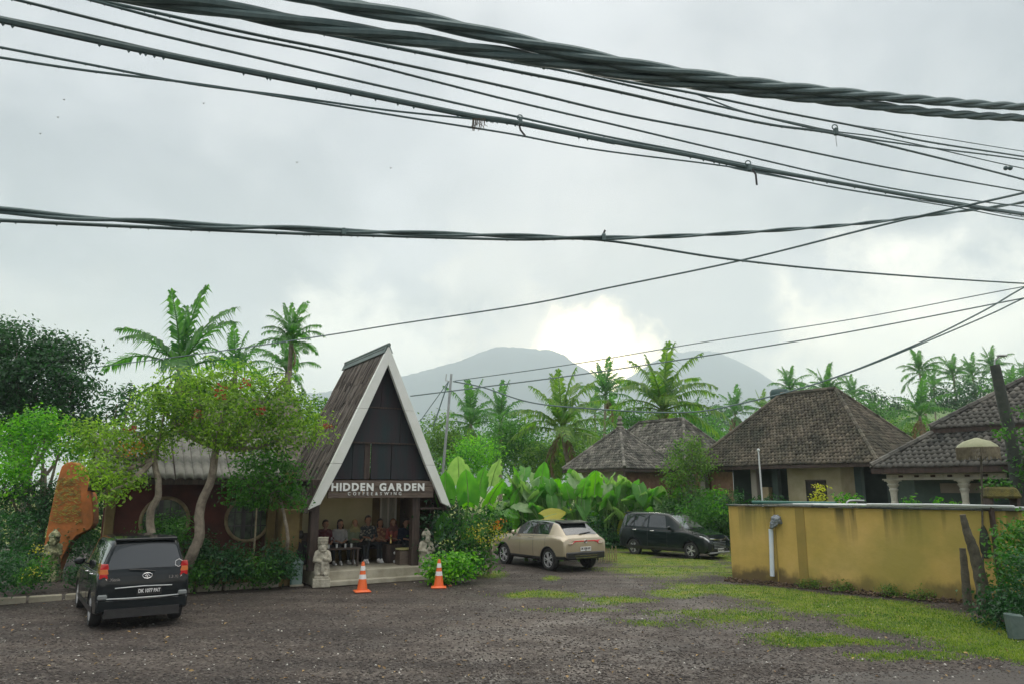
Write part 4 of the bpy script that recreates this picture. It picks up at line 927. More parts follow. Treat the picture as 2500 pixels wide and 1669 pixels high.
# ---- boxy MPV
def mpv(label, base, heading, pcol, front):
    t = thing('parked_car', label, 'car', base, heading)
    if not front:
        st = [(2.05, .34, .45, .50, .60, .48, .63, .30, .01), (2.0, .24, .66, .74, .70, .68, .74, .5, .01), (1.80, .22, .78, .815, .80, .74, .87, .6, .02), (1.25, .22, .80, .825, .92, .77, 1.0, .66, .03), (1.0, .22, .80, .83, .96, .79, 1.04, .68, .03),
              (.32, .22, .80, .83, .98, .80, 1.58, .58, .05), (-.1, .22, .80, .83, .99, .80, 1.665, .60, .06), (-1.1, .22, .80, .83, 1.01, .80, 1.68, .60, .06), (-1.72, .25, .80, .82, 1.03, .79, 1.655, .58, .06), (-1.93, .27, .79, .81, 1.04, .765, 1.56, .56, .05),
              (-2.03, .28, .78, .80, .98, .75, 1.06, .70, .02), (-2.06, .30, .76, .785, .90, .745, .97, .68, .01), (-2.075, .36, .68, .70, .80, .68, .86, .6, .01)]
    else:
        st = [(2.10, .34, .50, .56, .58, .52, .62, .30, .01), (2.06, .24, .70, .77, .68, .70, .73, .5, .01), (1.90, .20, .79, .82, .80, .76, .88, .6, .02), (1.30, .22, .80, .83, .95, .79, 1.04, .66, .03), (1.05, .22, .80, .83, .98, .80, 1.09, .68, .03),
              (.30, .22, .80, .83, 1.0, .80, 1.60, .58, .05), (-.1, .22, .80, .83, 1.01, .80, 1.675, .60, .06), (-1.1, .22, .80, .83, 1.03, .80, 1.69, .60, .06), (-1.72, .25, .80, .82, 1.05, .79, 1.665, .58, .06), (-1.93, .27, .79, .81, 1.04, .765, 1.56, .56, .05),
              (-2.03, .28, .78, .80, .98, .75, 1.06, .70, .02), (-2.06, .30, .76, .785, .90, .745, .97, .68, .01), (-2.075, .36, .68, .70, .80, .68, .86, .6, .01)]
    B = CarBody(st); PM = paint('paint_' + label[:12], pcol)
    B.body('body', [PM, BLACKPL, GLASS], t, (1.33, -1.33), .31, lambda u, v: 1 if v < 2 else 0)
    for sd in (-1, 1):
        B.patch('side_window', GLASS, t, [(5.12, 7.1), (6.5, 7.1), (6.5, 8.0), (5.55, 8.0)], side=sd); B.patch('side_window', GLASS, t, [(6.56, 7.1), (7.3, 7.1), (7.3, 8.0), (6.56, 8.0)], side=sd)
        B.patch('side_window', GLASS, t, [(7.36, 7.1), (8.75, 7.12), (8.65, 7.95), (7.36, 8.0)], side=sd)
        B.patch('belt_trim', BLACKPL, t, [(4.4, 6.05), (8.7, 6.05), (8.7, 6.3), (4.4, 6.3)], side=sd, off=.01, nu=20, nv=1)
        for u in (6.35, 7.25): 
            q = B.S(u, 5.35, sd); mb = MB(); mb.tube(catmull([q + Vector((.09, sd * .0, 0)), q + Vector((.06, sd * .035, 0)), q + Vector((-.06, sd * .035, 0)), q + Vector((-.09, 0, 0))], 3), .014, 6); mb.build('door_handle', CHROME, t, True)
        for u in (5.02, 6.53, 7.33): B.patch('door_seam', BLACKPL, t, [(u, 2.4), (u + .012, 2.4), (u + .012, 6.9), (u, 6.9)], side=sd, off=.003, nu=1, nv=10)
        q = B.S(4.75, 7.0, sd); mb = MB(); mb.ball(q + Vector((0, sd * .14, .06)), (.06, .11, .08), 10); mb.bar(q, q + Vector((0, sd * .1, .05)), .05, .03); mb.build('wing_mirror', PM, t, True)
        for x in (1.33, -1.33): wheel(t, x, sd * .72, .31, sd, 5 if front else 6)
        B.patch('sill', BLACKPL, t, [(3.9, 2.1), (8.0, 2.1), (8.0, 2.9), (3.9, 2.9)], side=sd, off=.012, nu=14, nv=2)
    B.patch('windshield', mat('sky_reflecting_glass', (.20, .22, .22), (.24, .26, .26), 1, .06, .55, spec=1), t, [(4.12, 8.7), (4.92, 8.7), (4.92, 13.3), (4.12, 13.3)], off=.006, nu=6, nv=14)
    B.patch('rear_window', GLASS, t, [(9.1, 8.75), (9.85, 8.4), (9.85, 13.6), (9.1, 13.25)], off=.010, nu=6, nv=14)
    # roof spoiler
    mb = MB(); mb.add([(-1.62, -.56, 1.685), (-1.62, .56, 1.685), (-1.98, .55, 1.655), (-1.98, -.55, 1.655), (-1.62, -.56, 1.64), (-1.62, .56, 1.64), (-1.98, .55, 1.60), (-1.98, -.55, 1.60)], [(0, 1, 2, 3), (4, 7, 6, 5), (0, 4, 5, 1), (1, 5, 6, 2), (2, 6, 7, 3), (3, 7, 4, 0)]); mb.build('roof_spoiler', PM, t, bevel=.012)
    if not front:
        for sd in (-1, 1):
            x0 = -2.035
            for (z0, z1, m) in ((1.10, 1.20, RED), (1.01, 1.10, ORL), (.93, 1.01, RED), (.86, .93, REDC), (.66, .86, RED)):
                mb = MB(); mb.prism([(.64, z0), (.79, z0), (.77 if z1 > 1.15 else .785, z1), (.66, z1)], lambda p: (x0 + .22 * (p[0] > .7), sd * p[0], p[1]), lambda p: (x0 - .035 + .03 * (p[0] > .7), sd * (p[0] - .01), p[1])); mb.build('tail_light', m, t, bevel=.004)
            mb = MB(); mb.box((-2.06, sd * .70, .60), (.12, .16, .09)); mb.build('bumper_corner', mat('grey_corner', (.2, .22, .22)), t, bevel=.02)
        mb = MB(); mb.tube([(-2.09, -.66, .565), (-2.12, -.3, .56), (-2.12, .3, .56), (-2.09, .66, .565)], .012, 6); mb.build('bumper_seam', BRACKET, t)
        mb = MB(); mb.box((-2.05, 0, .44), (.12, 1.60, .24)); mb.build('rear_bumper', PM, t, bevel=.035)
        mb = MB(); mb.tube([(-2.085, -.5, .75), (-2.095, 0, .765), (-2.085, .5, .75)], .012, 6); mb.build('tailgate_seam', BRACKET, t)
        plate(t, 'DK 1077 PAT', -2.092, -.10, .665, -1, PBLK, TWHT, w=.44)
        bo = MB(); bo.tube([(-2.10, .085 * math.cos(a) - .04, .955 + .05 * math.sin(a)) for a in [2 * math.pi * i / 20 for i in range(21)]], .010, 6, False)
        bo.tube([(-2.10, -.09, .935), (-2.10, -.04, .985), (-2.10, 0.0, .955), (-2.10, -.05, .94)], .009, 6); bo.build('oval_badge', CHROME, t, True)
        mb = MB(); mb.tube(catmull([(-2.09, .28, 1.08), (-2.10, .1, 1.075), (-2.08, -.18, 1.03)], 5), .012, 6); mb.build('rear_wiper', BLACKPL, t)
        for s_, y_ in (('Xenia', .60), ('1.3 Xi', -.42)):
            me, a, b_ = text_mesh(s_, .075, .003, .002); o = link('badge_text', me, t, CHROME, (-2.088, y_, .885)); o.rotation_euler = (math.pi / 2, 0, -math.pi / 2)
        hx_ = [(-2.03, -.60 + .07 * math.cos(a), 1.16 + .075 * math.sin(a)) for a in [math.pi / 6 + math.pi / 3 * i for i in range(7)]]
        mb = MB(); mb.tube(hx_, .007, 5, False); mb.build('window_sticker', TWHT, t)
        mb = MB(); mb.box((-2.00, 0, .30), (.3, 1.3, .16)); mb.build('underbody', BLACKPL, t)
    else:
        # front: chrome brow, lamps, slatted grille, lower lip, plate
        fx = lambda y: 2.115 - .11 * (abs(y) / .7) ** 2.2
        def strip(name, z, y0, y1, th, m, off=0.0, n=10): mb = MB(); mb.tube([(fx(y0 + (y1 - y0) * i / n) + off, y0 + (y1 - y0) * i / n, z if not callable(z) else z(y0 + (y1 - y0) * i / n)) for i in range(n + 1)], th, 6); return mb.build(name, m, t, True)
        mb = MB(); mb.prism([(-.52, .66), (.52, .66), (.44, .38), (-.44, .38)], lambda p: (fx(p[0]) - .0, p[0], p[1]), lambda p: (fx(p[0]) - .12, p[0], p[1])); mb.build('grille', BLACKPL, t, bevel=.01)
        for i in range(5): strip('grille_slat', .62 - .055 * i, -.48 + .012 * i, .48 - .012 * i, .009, BRACKET, .012)
        strip('chrome_brow', lambda y: .715 + .04 * abs(y) / .6, -.60, .60, .026, CHROME, .0, 14)
        for sd in (-1, 1):
            B.patch('headlight', HEADL, t, [(.75, 5.2), (2.35, 5.55), (2.2, 6.6), (.9, 6.6)], side=sd, off=.02, thick=.03)
            mb = MB(); mb.tube(catmull([(2.05, sd * .58, .60), (2.085, sd * .56, .50), (2.09, sd * .50, .36)], 4), .013, 6); mb.build('chrome_trim', CHROME, t, True)
            mb = MB(); mb.ball((2.03, sd * .66, .36), (.03, .045, .04), 8); mb.build('fog_lamp', HEADL, t, True)
            mb = MB(); mb.tube(catmull([(1.20, sd * .1, 1.07), (1.12, sd * .3, 1.10), (1.1, sd * .55, 1.07)], 4), .012, 5); mb.build('wiper', BLACKPL, t)
        mb = MB(); mb.tube([(2.135, .05 * math.cos(a), .69 + .038 * math.sin(a)) for a in [2 * math.pi * i / 16 for i in range(17)]], .009, 6, False); mb.build('oval_badge', CHROME, t, True)
        plate(t, 'DK 1527 FBS', 2.13, 0, .33, 1, PWHT, TBLK, w=.42)
        mb = MB(); mb.box((2.02, 0, .235), (.2, 1.35, .06)); mb.build('front_lip', mat('silver_plastic', (.35, .36, .37), rough=.35), t, bevel=.02)
        mb = MB(); mb.box((.3, 0, 1.0), (.1, 1.3, .2)); mb.build('dashboard', BLACKPL, t)
    return t
rl, rr2 = G(217, 1526), G(430, 1510)
h1 = math.atan2(.79, -.613) - R(3.5)
hd1 = Vector((math.cos(h1), math.sin(h1), 0)); lf = Vector((-hd1.y, hd1.x, 0))
mpv('black boxy people carrier seen from behind at the left edge of the yard', rl - lf * .74 + hd1 * 1.33 + Vector((.06, 0, 0)), h1, (.010, .014, .016), False)
h3 = math.atan2(-.72, .694); hd3 = Vector((math.cos(h3), math.sin(h3), 0)); lf3 = Vector((-hd3.y, hd3.x, 0))
mpv('glossy black people carrier facing right beside the ochre wall', G(1690, 1363) + lf3 * .74 - hd3 * 1.33, h3, (.010, .018, .018), True)

# ---- beige crossover
def suv(label, base, heading):
    t = thing('parked_car', label, 'car', base, heading); r = .345
    st = [(2.16, .42, .50, .58, .70, .52, .74, .30, .01), (2.10, .30, .74, .82, .86, .74, .90, .5, .01), (1.90, .26, .84, .875, .96, .80, 1.02, .6, .02), (1.30, .28, .86, .89, 1.01, .83, 1.08, .7, .03), (1.02, .28, .86, .89, 1.02, .84, 1.10, .72, .03),
          (.25, .28, .86, .89, 1.04, .85, 1.52, .60, .05), (-.15, .28, .86, .89, 1.05, .85, 1.585, .62, .06), (-.85, .28, .86, .89, 1.07, .85, 1.58, .61, .06), (-1.35, .32, .87, .895, 1.09, .84, 1.53, .59, .06), (-1.50, .33, .87, .895, 1.10, .83, 1.49, .585, .05),
          (-1.98, .36, .86, .885, 1.06, .77, 1.13, .66, .03), (-2.10, .38, .84, .87, .99, .76, 1.04, .62, .01), (-2.15, .42, .80, .83, .86, .76, .92, .6, .01)]
    B = CarBody(st); PM = paint('paint_beige', (.42, .36, .25), .26); RF = paint('paint_grey_roof', (.16, .18, .17), .2)
    def mf(u, v):
        if v < 2.75: return 1
        if v > 8.35 and 4.8 < u < 9.2: return 2
        if 6.9 < v <= 8.35 and 4.6 < u < 7.75: return 1
        return 0
    B.body('body', [PM, BLACKPL, RF], t, (1.30, -1.31), r, mf)
    for sd in (-1, 1):
        B.patch('side_window', GLASS, t, [(5.05, 7.05), (6.45, 7.05), (6.45, 8.15), (5.5, 8.1)], side=sd); B.patch('side_window', GLASS, t, [(6.52, 7.05), (7.75, 7.05), (7.35, 8.1), (6.52, 8.15)], side=sd)
        B.patch('belt_trim', CHROME if 0 else BLACKPL, t, [(4.4, 6.05), (7.8, 6.05), (7.8, 6.25), (4.4, 6.25)], side=sd, off=.008, nu=18, nv=1)
        q = B.S(6.25, 5.35, sd); mb = MB(); mb.tube(catmull([q + Vector((.09, 0, 0)), q + Vector((.06, sd * .035, 0)), q + Vector((-.06, sd * .035, 0)), q + Vector((-.09, 0, 0))], 3), .014, 6); mb.build('door_handle', PM, t, True)
        for u in (4.95, 6.48, 7.55): B.patch('door_seam', BLACKPL, t, [(u, 2.9), (u + .012, 2.9), (u + .012, 6.9), (u, 6.9)], side=sd, off=.003, nu=1, nv=10)
        B.patch('painted_crease_shadow', mat('shadow_line', (.2, .17, .12)), t, [(1.6, 5.45), (9.5, 5.75), (9.5, 5.80), (1.6, 5.5)], side=sd, off=.004, nu=24, nv=1)  # thin strip in darkened body colour, painting the shadow of a side crease
        q = B.S(4.6, 6.9, sd); mb = MB(); mb.ball(q + Vector((0, sd * .13, .07)), (.07, .11, .09), 10); mb.bar(q, q + Vector((0, sd * .1, .05)), .05, .03); mb.build('wing_mirror', PM, t, True)
        for x in (1.30, -1.31): wheel(t, x, sd * .78, r, sd, 5, ALLOY, .22, r * .68)
        for x in (1.30, -1.31):
            mb = MB(); mb.tube([(x + (r + .07) * math.cos(a), sd * .885, r + (r + .07) * math.sin(a)) for a in [R(-12 + 204 * i / 24) for i in range(25)]], .026, 6); mb.build('arch_trim', BLACKPL, t, True)
        mb = MB(); mb.prism([(.40, .96), (.80, .985), (.86, .92), (.80, .83), (.55, .84), (.48, .905), (.40, .915)], lambda p: (-2.06 + .16 * (p[0] > .75) + .25 * (p[0] > .84), sd * min(p[0], .865), p[1]), lambda p: (-2.165 + .06 * (p[0] > .75) + .3 * (p[0] > .84), sd * min(p[0], .875), p[1])); mb.build('tail_light', RED, t, bevel=.006)
        mb = MB(); mb.box((-2.15, sd * .62, .875), (.06, .16, .03)); mb.build('reversing_lens', REDC, t, bevel=.005)
    mb = MB(); mb.box((-2.12, 0, .94), (.06, .82, .045)); mb.build('light_bar', RED, t, bevel=.008)
    mb = MB(); mb.tube([(-2.165, .055 * math.cos(a), .935 + .05 * math.sin(a)) for a in [2 * math.pi * i / 16 for i in range(17)]], .010, 6, False); mb.bar((-2.16, -.025, .905), (-2.16, -.025, .965), .01, .01); mb.bar((-2.16, .025, .905), (-2.16, .025, .965), .01, .01); mb.bar((-2.16, -.02, .935), (-2.16, .02, .935), .01, .01); mb.build('round_badge', CHROME, t, True)
    B.patch('windshield', mat('sky_reflecting_glass', (.20, .22, .22), (.24, .26, .26), 1, .06, .55, spec=1), t, [(4.12, 8.7), (4.92, 8.7), (4.92, 13.3), (4.12, 13.3)], off=.006, nu=6, nv=14)
    B.patch('rear_window', GLASS, t, [(9.1, 8.6), (9.93, 8.35), (9.93, 13.65), (9.1, 13.4)], off=.008, nu=6, nv=14)
    mb = MB(); mb.add([(-1.25, -.56, 1.57), (-1.25, .56, 1.57), (-1.68, .55, 1.515), (-1.68, -.55, 1.515), (-1.25, -.56, 1.53), (-1.25, .56, 1.53), (-1.68, .55, 1.47), (-1.68, -.55, 1.47)], [(0, 1, 2, 3), (4, 7, 6, 5), (0, 4, 5, 1), (1, 5, 6, 2), (2, 6, 7, 3), (3, 7, 4, 0)]); mb.build('roof_spoiler', BLACKPL, t, bevel=.012)
    mb = MB(); mb.tube(catmull([(-1.98, .1, 1.16), (-1.95, -.15, 1.19), (-1.90, -.42, 1.20)], 4), .014, 6); mb.build('rear_wiper', BLACKPL, t)
    mb = MB(); mb.add([(-1.05, -.02, 1.58), (-1.05, .02, 1.58), (-1.22, .0, 1.56), (-1.2, 0, 1.66)], [(0, 1, 3), (1, 2, 3), (2, 0, 3), (0, 2, 1)]); mb.build('roof_antenna', BLACKPL, t)
    plate(t, 'DK 1530 UVC', -2.168, 0, .70, -1, PWHT, TBLK, w=.44, sub='12·27')
    mb = MB(); mb.box((-2.14, 0, .50), (.10, 1.60, .22)); mb.build('rear_bumper', BLACKPL, t, bevel=.03)
    for z in (.50, .43): mb = MB(); mb.box((-2.20, 0, z), (.02, .95 - (.50 - z), .022)); mb.build('bumper_strip', CHROME, t)
    return t
suv('beige crossover with black lower cladding parked beside the big leaved plants', Vector((1.26, 25.01, 0)) + Vector((math.cos(h1), math.sin(h1), 0)) * 1.31 - Vector((-math.sin(h1), math.cos(h1), 0)) * .78, h1)

# ================================================================== OCHRE WALL
wL, wR = G(1788, 1416), G(2350, 1470); wd_ = (wR - wL).normalized(); wn = Vector((wd_.y, -wd_.x, 0))     # wn points to the camera side
if wn.y > 0: wn = -wn
WYAW = math.atan2(wd_.y, wd_.x); WLEN = (wR - wL).length + 3.2
def ochre_mat():
    m = bpy.data.materials.new('ochre_render'); m.use_nodes = True; nt = m.node_tree; N = nt.nodes.new; L = nt.links.new; b = nt.nodes['Principled BSDF']; tc = N('ShaderNodeTexCoord')
    def noi(s, st=None, d=5):
        n = N('ShaderNodeTexNoise'); n.inputs['Scale'].default_value = s; n.inputs['Detail'].default_value = d; n.inputs['Roughness'].default_value = .6
        mp = N('ShaderNodeMapping'); mp.inputs['Scale'].default_value = st or (1, 1, 1); L(tc.outputs['Object'], mp.inputs[0]); L(mp.outputs[0], n.inputs[0]); return n.outputs['Fac']
    def ramp(src, pts):
        r = N('ShaderNodeValToRGB'); e = r.color_ramp.elements
        while len(e) < len(pts): e.new(.5)
        for i, (p, c) in enumerate(pts): e[i].position = p; e[i].color = (*c, 1)
        L(src, r.inputs[0]); return r.outputs[0]
    def mix(f, a, b_):
        x = N('ShaderNodeMix'); x.data_type = 'RGBA'; L(f, x.inputs[0]); L(a, x.inputs[6])
        if isinstance(b_, tuple): x.inputs[7].default_value = (*b_, 1)
        else: L(b_, x.inputs[7])
        return x.outputs[2]
    base = ramp(noi(.5), [(.3, (.38, .285, .07)), (.5, (.53, .37, .10)), (.7, (.62, .43, .15))])
    # rain streaks hanging from the coping
    sx = N('ShaderNodeSeparateXYZ'); L(tc.outputs['Object'], sx.inputs[0])
    st = ramp(noi(2.6, (1, 1, .07), 7), [(.50, (0, 0, 0)), (.60, (1, 1, 1))])
    top = N('ShaderNodeMapRange'); L(sx.outputs[2], top.inputs[0]); top.inputs[1].default_value = 1.1; top.inputs[2].default_value = 2.1
    mm = N('ShaderNodeMath'); mm.operation = 'MULTIPLY'; L(st, mm.inputs[0]); L(top.outputs[0], mm.inputs[1]); m3 = N('ShaderNodeMath'); m3.operation = 'MULTIPLY'; L(mm.outputs[0], m3.inputs[0]); m3.inputs[1].default_value = .95
    c = mix(m3.outputs[0], base, (.10, .09, .035))
    # splash-back dirt along the foot, uneven edge
    fn = N('ShaderNodeMath'); fn.operation = 'MULTIPLY_ADD'; L(noi(2.2, (1, 1, .7)), fn.inputs[0]); fn.inputs[1].default_value = -.9; L(sx.outputs[2], fn.inputs[2])
    ft = N('ShaderNodeMapRange'); ft.interpolation_type = 'SMOOTHSTEP'; L(fn.outputs[0], ft.inputs[0]); ft.inputs[1].default_value = .04; ft.inputs[2].default_value = -.30; ft.inputs[3].default_value = 0; ft.inputs[4].default_value = .9
    c = mix(ft.outputs[0], c, (.09, .065, .03))
    moss = ramp(noi(.35), [(.46, (0, 0, 0)), (.66, (.8, .8, .8))]); c = mix(moss, c, (.31, .27, .06))
    L(c, b.inputs['Base Color']); b.inputs['Roughness'].default_value = .85
    bp = N('ShaderNodeBump'); bp.inputs['Strength'].default_value = .35; bp.inputs['Distance'].default_value = .02; L(noi(9), bp.inputs['Height']); L(bp.outputs[0], b.inputs['Normal']); return m
wall = thing('ochre_wall', 'long ochre rendered wall with rain streaks and dark coping', 'wall', wL, WYAW)
n_ = 60; V = []
sgn = 1 if (Vector((-math.sin(WYAW), math.cos(WYAW), 0)).dot(wn) > 0) else -1
mb = MB(); mb.box((WLEN / 2, -sgn * .1, 1.04), (WLEN, .2, 2.12)); mb.build('wall_body', ochre_mat(), wall, bevel=.01)
mb = MB(); mb.box((.10, -sgn * 2.6, 1.04), (.2, 5.0, 2.12)); mb.build('return_wall', MATS.get('ochre_render') or OCH, wall)
for (x, w) in ((1.42, .04), (2.15, .25)): mb = MB(); mb.box((x, sgn * .006, 1.05), (w, .02, 2.1)); mb.build('joint_strip', mat('ochre_dull', (.33, .235, .06), (.26, .2, .05), 1.4, .9), wall)
COP = mat('dark_slate', (.04, .055, .05), (.12, .14, .13), 5, .5, bump=.5); x = -.03; i = 0
while x < WLEN:
    w = random.uniform(.55, .95); mb = MB(); mb.box((x + w / 2, -sgn * .08 + random.uniform(-.02, .03), 2.135 + random.uniform(-.006, .012)), (w - .015, .34, .035)); mb.build('coping_stone', COP, wall, bevel=.006, rot=(random.uniform(-.006, .006), 0, 0)); x += w
_rp = []
for _ in range(900):
    _x = random.uniform(-.2, WLEN - 2.5); _o = abs(random.gauss(0, .16)) + .02; _q = wL + wd_ * _x + wn * _o; _rp.append((_q.x, _q.y, .02 + max(0, .10 - _o * .4) * random.random()))
rocks('wall_foot_rubble', _rp, .012, .055, mat('soil_rubble', (.05, .03, .018), (.13, .09, .055), 3, .9, island=.5), 'brown soil and rubble heaped along the foot of the ochre wall', 'rubble')
def WW(x, z, off=.0): return wL + wd_ * x + wn * off + Vector((0, 0, z))
pp = thing('white_pipes', 'bundle of thin white pipes lying on the coping of the ochre wall', 'pipes', WW(2.0, 2.17, .02), WYAW)
for k, (a, b_, dy, dz) in enumerate(((.0, 3.6, .02, .02), (.6, 5.6, .08, .015), (2.2, 4.9, -.03, .03), (-.9, 2.3, -.06, .02), (2.0, 5.2, .11, .045))):
    mb = MB(); mb.tube([(a, sgn * dy, dz), ((a + b_) / 2, sgn * (dy + .03), dz + .015), (b_, sgn * (dy - .02), dz)], .022, 8); mb.build('pipe', mat('dull_white_pvc', (.55, .60, .60), (.68, .72, .72), 3, .5), pp, True)
mb = MB(); mb.tube([(0, 0, 0), (2.4, 0, .0)], .05, 10); tag(mb.build('green_pole', mat('dark_green_pipe', (.02, .10, .08), (.03, .13, .1), 4, .5), None, True, loc=WW(.75, 2.22, -.05), rot=(0, 0, WYAW)), 'dark green round pole lying on the left end of the wall top', 'pole')
dp = thing('downpipe', 'pale blue PVC pipe on the ochre wall capped with a tied plastic bag', 'pipe', WW(0, 0, 0))
d0 = plane_q = None
def on_wall(px, py, off=0.0):
    d = ray(px, py); o = wL + wn * off; t = o.dot(wn) / d.dot(wn) if abs(d.dot(wn)) > 1e-9 else 1; return d * ((o.dot(wn) - Vector((0, 0, CAMH)).dot(wn)) / d.dot(wn)) + Vector((0, 0, CAMH))
q0, q1 = on_wall(1885, 1396, .07), on_wall(1882, 1290, .07)
mb = MB(); mb.tube([q0 - wL - Vector((0, 0, .1)), q1 - wL], .062, 14); mb.build('pipe', mat('pale_blue_pvc', (.55, .66, .78), (.68, .74, .80), 2, .4), dp, True)
qb = on_wall(1893, 1272, .10) - wL; ca = [(tuple(qb + Vector((-.10, 0, -.13))), tuple(qb + Vector((.02, 0, .05))), .07, .14, 0), (tuple(qb + Vector((.02, 0, .05))), tuple(qb + Vector((.17, 0, -.03))), .12, .06, 0), (tuple(qb + Vector((.17, 0, -.03))), tuple(qb + Vector((.22, 0, -.09))), .04, .03, 0)]
figure('plastic_bag', ca, .02, [mat('grey_plastic_bag', (.10, .12, .14), (.30, .34, .38), 9, .3, bump=.8)], dp, None, .03, 1)
# small posts and a curved pipe above the wall
mb = MB(); q = P(1863, 1240, 22.5); mb.tube([(0, 0, 0), (-.02, 0, 1.0), (-.03, 0, P(1861, 1100, 22.5).z - q.z)], .025, 8); mb.ball((-.03, 0, P(1861, 1100, 22.5).z - q.z + .03), .05, 8)
tag(mb.build('garden_lamp_post', mat('dull_white_pole', (.5, .55, .55), (.62, .66, .65), 4, .5), None, True, loc=q - Vector((0, 0, 0))), 'thin whitish pole with a small bulb standing behind the left part of the wall', 'post')
q = P(2068, 1240, 20.5); mb = MB(); mb.tube(catmull([(0, 0, -.15), (0, 0, .1), (.06, 0, .19), (.2, 0, .21), (.48, 0, .2)], 5), .03, 8); mb.tube([(.28, 0, .2), (.30, 0, -.1)], .012, 6)
tag(mb.build('bent_pipe', BRACKET, None, True, loc=q), 'bent grey vent pipe poking above the middle of the wall', 'pipe')

# ================================================================== TILED HOUSES
E1 = Vector((.63, -.777, 0)); E2 = Vector((.777, .63, 0)); HYAW = math.atan2(-.777, .63)
TILE = mat('weathered_clay_tile', (.03, .035, .032), (.15, .14, .12), 1.1, .85, bump=.5, bscale=30, island=.5, contrast=(.3, .68))
TILE2 = mat('pale_clay_tile', (.05, .052, .044), (.205, .195, .165), 1.4, .85, bump=.4, bscale=30, island=.5, contrast=(.3, .65))
MOSSROOF = mat('mossy_clay_tile', (.035, .038, .026), (.135, .115, .085), .9, .9, bump=.6, bscale=26, island=.4, contrast=(.32, .66))
def tile_mesh(w, l):
    V = []; 
    for j, (s, up) in enumerate(((0, .034), (1.12, .002))):
        for (u, h) in ((0, 0), (.22, .022), (.5, .042), (.78, .022), (1.0, 0)): V.append((u * w - w / 2, s * l, up + h))
    V += [(u * w - w / 2, 0, h) for (u, h) in ((0, .0), (.22, .0), (.5, .015), (.78, .0), (1.0, -.004))]
    Fq = [(i, i + 1, i + 6, i + 5) for i in range(4)] + [(i, 10 + i, 11 + i, i + 1) for i in range(4)]
    return np.array(V), np.array(Fq)
def inpoly(p, poly):
    ok = True
    for i in range(len(poly)):
        a, b_ = poly[i], poly[(i + 1) % len(poly)]
        if (b_[0] - a[0]) * (p[1] - a[1]) - (b_[1] - a[1]) * (p[0] - a[0]) < -1e-6: return False
    return ok
def tiled_face(parent, A, B, Cc, D, m, w=.2, l=.24, individual=0, jit=.016):
    """eave A->B (left to right seen from outside), ridge D..C above; returns tiles"""
    A, B, Cc, D = map(Vector, (A, B, Cc, D)); ex = (B - A).normalized(); nn = ex.cross(((Cc + D) / 2 - (A + B) / 2)).normalized(); ey = nn.cross(ex)
    to2 = lambda p: ((p - A).dot(ex), (p - A).dot(ey)); poly = [to2(A), to2(B), to2(Cc)] + ([to2(D)] if (Cc - D).length > .01 else [])
    H = max(p[1] for p in poly); TV, TF = tile_mesh(w, l); spots = []
    r = 0; y = -.05
    while y < H - l * .3:
        x = (w * .5 if r % 2 else 0) - w; xm = (B - A).length + w
        while x < xm:
            if inpoly((x, max(y + l * .5, .02)), poly): spots.append((x + random.uniform(-jit, jit), y + random.uniform(-jit, jit) - .6 * jit * math.sin(x * .9), random.uniform(-.07, .07), random.uniform(-.006, .018)))
            x += w * 1.0
        y += l; r += 1
    M3 = np.array([list(ex), list(ey), list(nn)]); base = np.array(A)
    # deck under the tiles
    mb = MB(); mb.add([p - nn * .03 for p in (A, B, Cc, D)][:4] if (Cc - D).length > .01 else [p - nn * .03 for p in (A, B, Cc)], [(0, 1, 2, 3) if (Cc - D).length > .01 else (0, 1, 2)]); mb.build('roof_deck', WOOD_D, parent)
    ind = spots[:individual] if individual else []; rest = spots[individual:] if individual else spots
    if ind:
        tm = np_mesh('tile', TV, TF, False); tm.materials.append(m)
        rot = Matrix((ex, ey, nn)).transposed().to_4x4()
        for (x, y, a, up) in ind:
            o = link('tile', tm, parent); o.matrix_local = Matrix.Translation(A + ex * x + ey * y + nn * up) @ rot @ Matrix.Rotation(a, 4, 'Z')
    if rest:
        S_ = np.array(rest); ca, sa = np.cos(S_[:, 2])[:, None], np.sin(S_[:, 2])[:, None]
        X = TV[None, :, 0] * ca - TV[None, :, 1] * sa + S_[:, 0:1]; Y = TV[None, :, 0] * sa + TV[None, :, 1] * ca + S_[:, 1:2]; Z = TV[None, :, 2] + S_[:, 3:4]
        W = np.stack([X, Y, Z], -1).reshape(-1, 3) @ M3 + base; Fc = (TF[None] + 15 * np.arange(len(S_))[:, None, None]).reshape(-1, 4)
        tag(link('tiles', np_mesh('tiles', W, Fc), parent, m), None, None, None, 'stuff')
def ridge_tiles(parent, a, b_, m, r=.09, step=.3):
    a, b_ = Vector(a), Vector(b_); n = max(2, int((b_ - a).length / step)); mb = MB(); d = (b_ - a) / n
    for i in range(n): mb.tube([a + d * i, a + d * (i + 1.08)], (r * 1.08, r * .9), 7)
    mb.build('ridge_cap', m, parent)
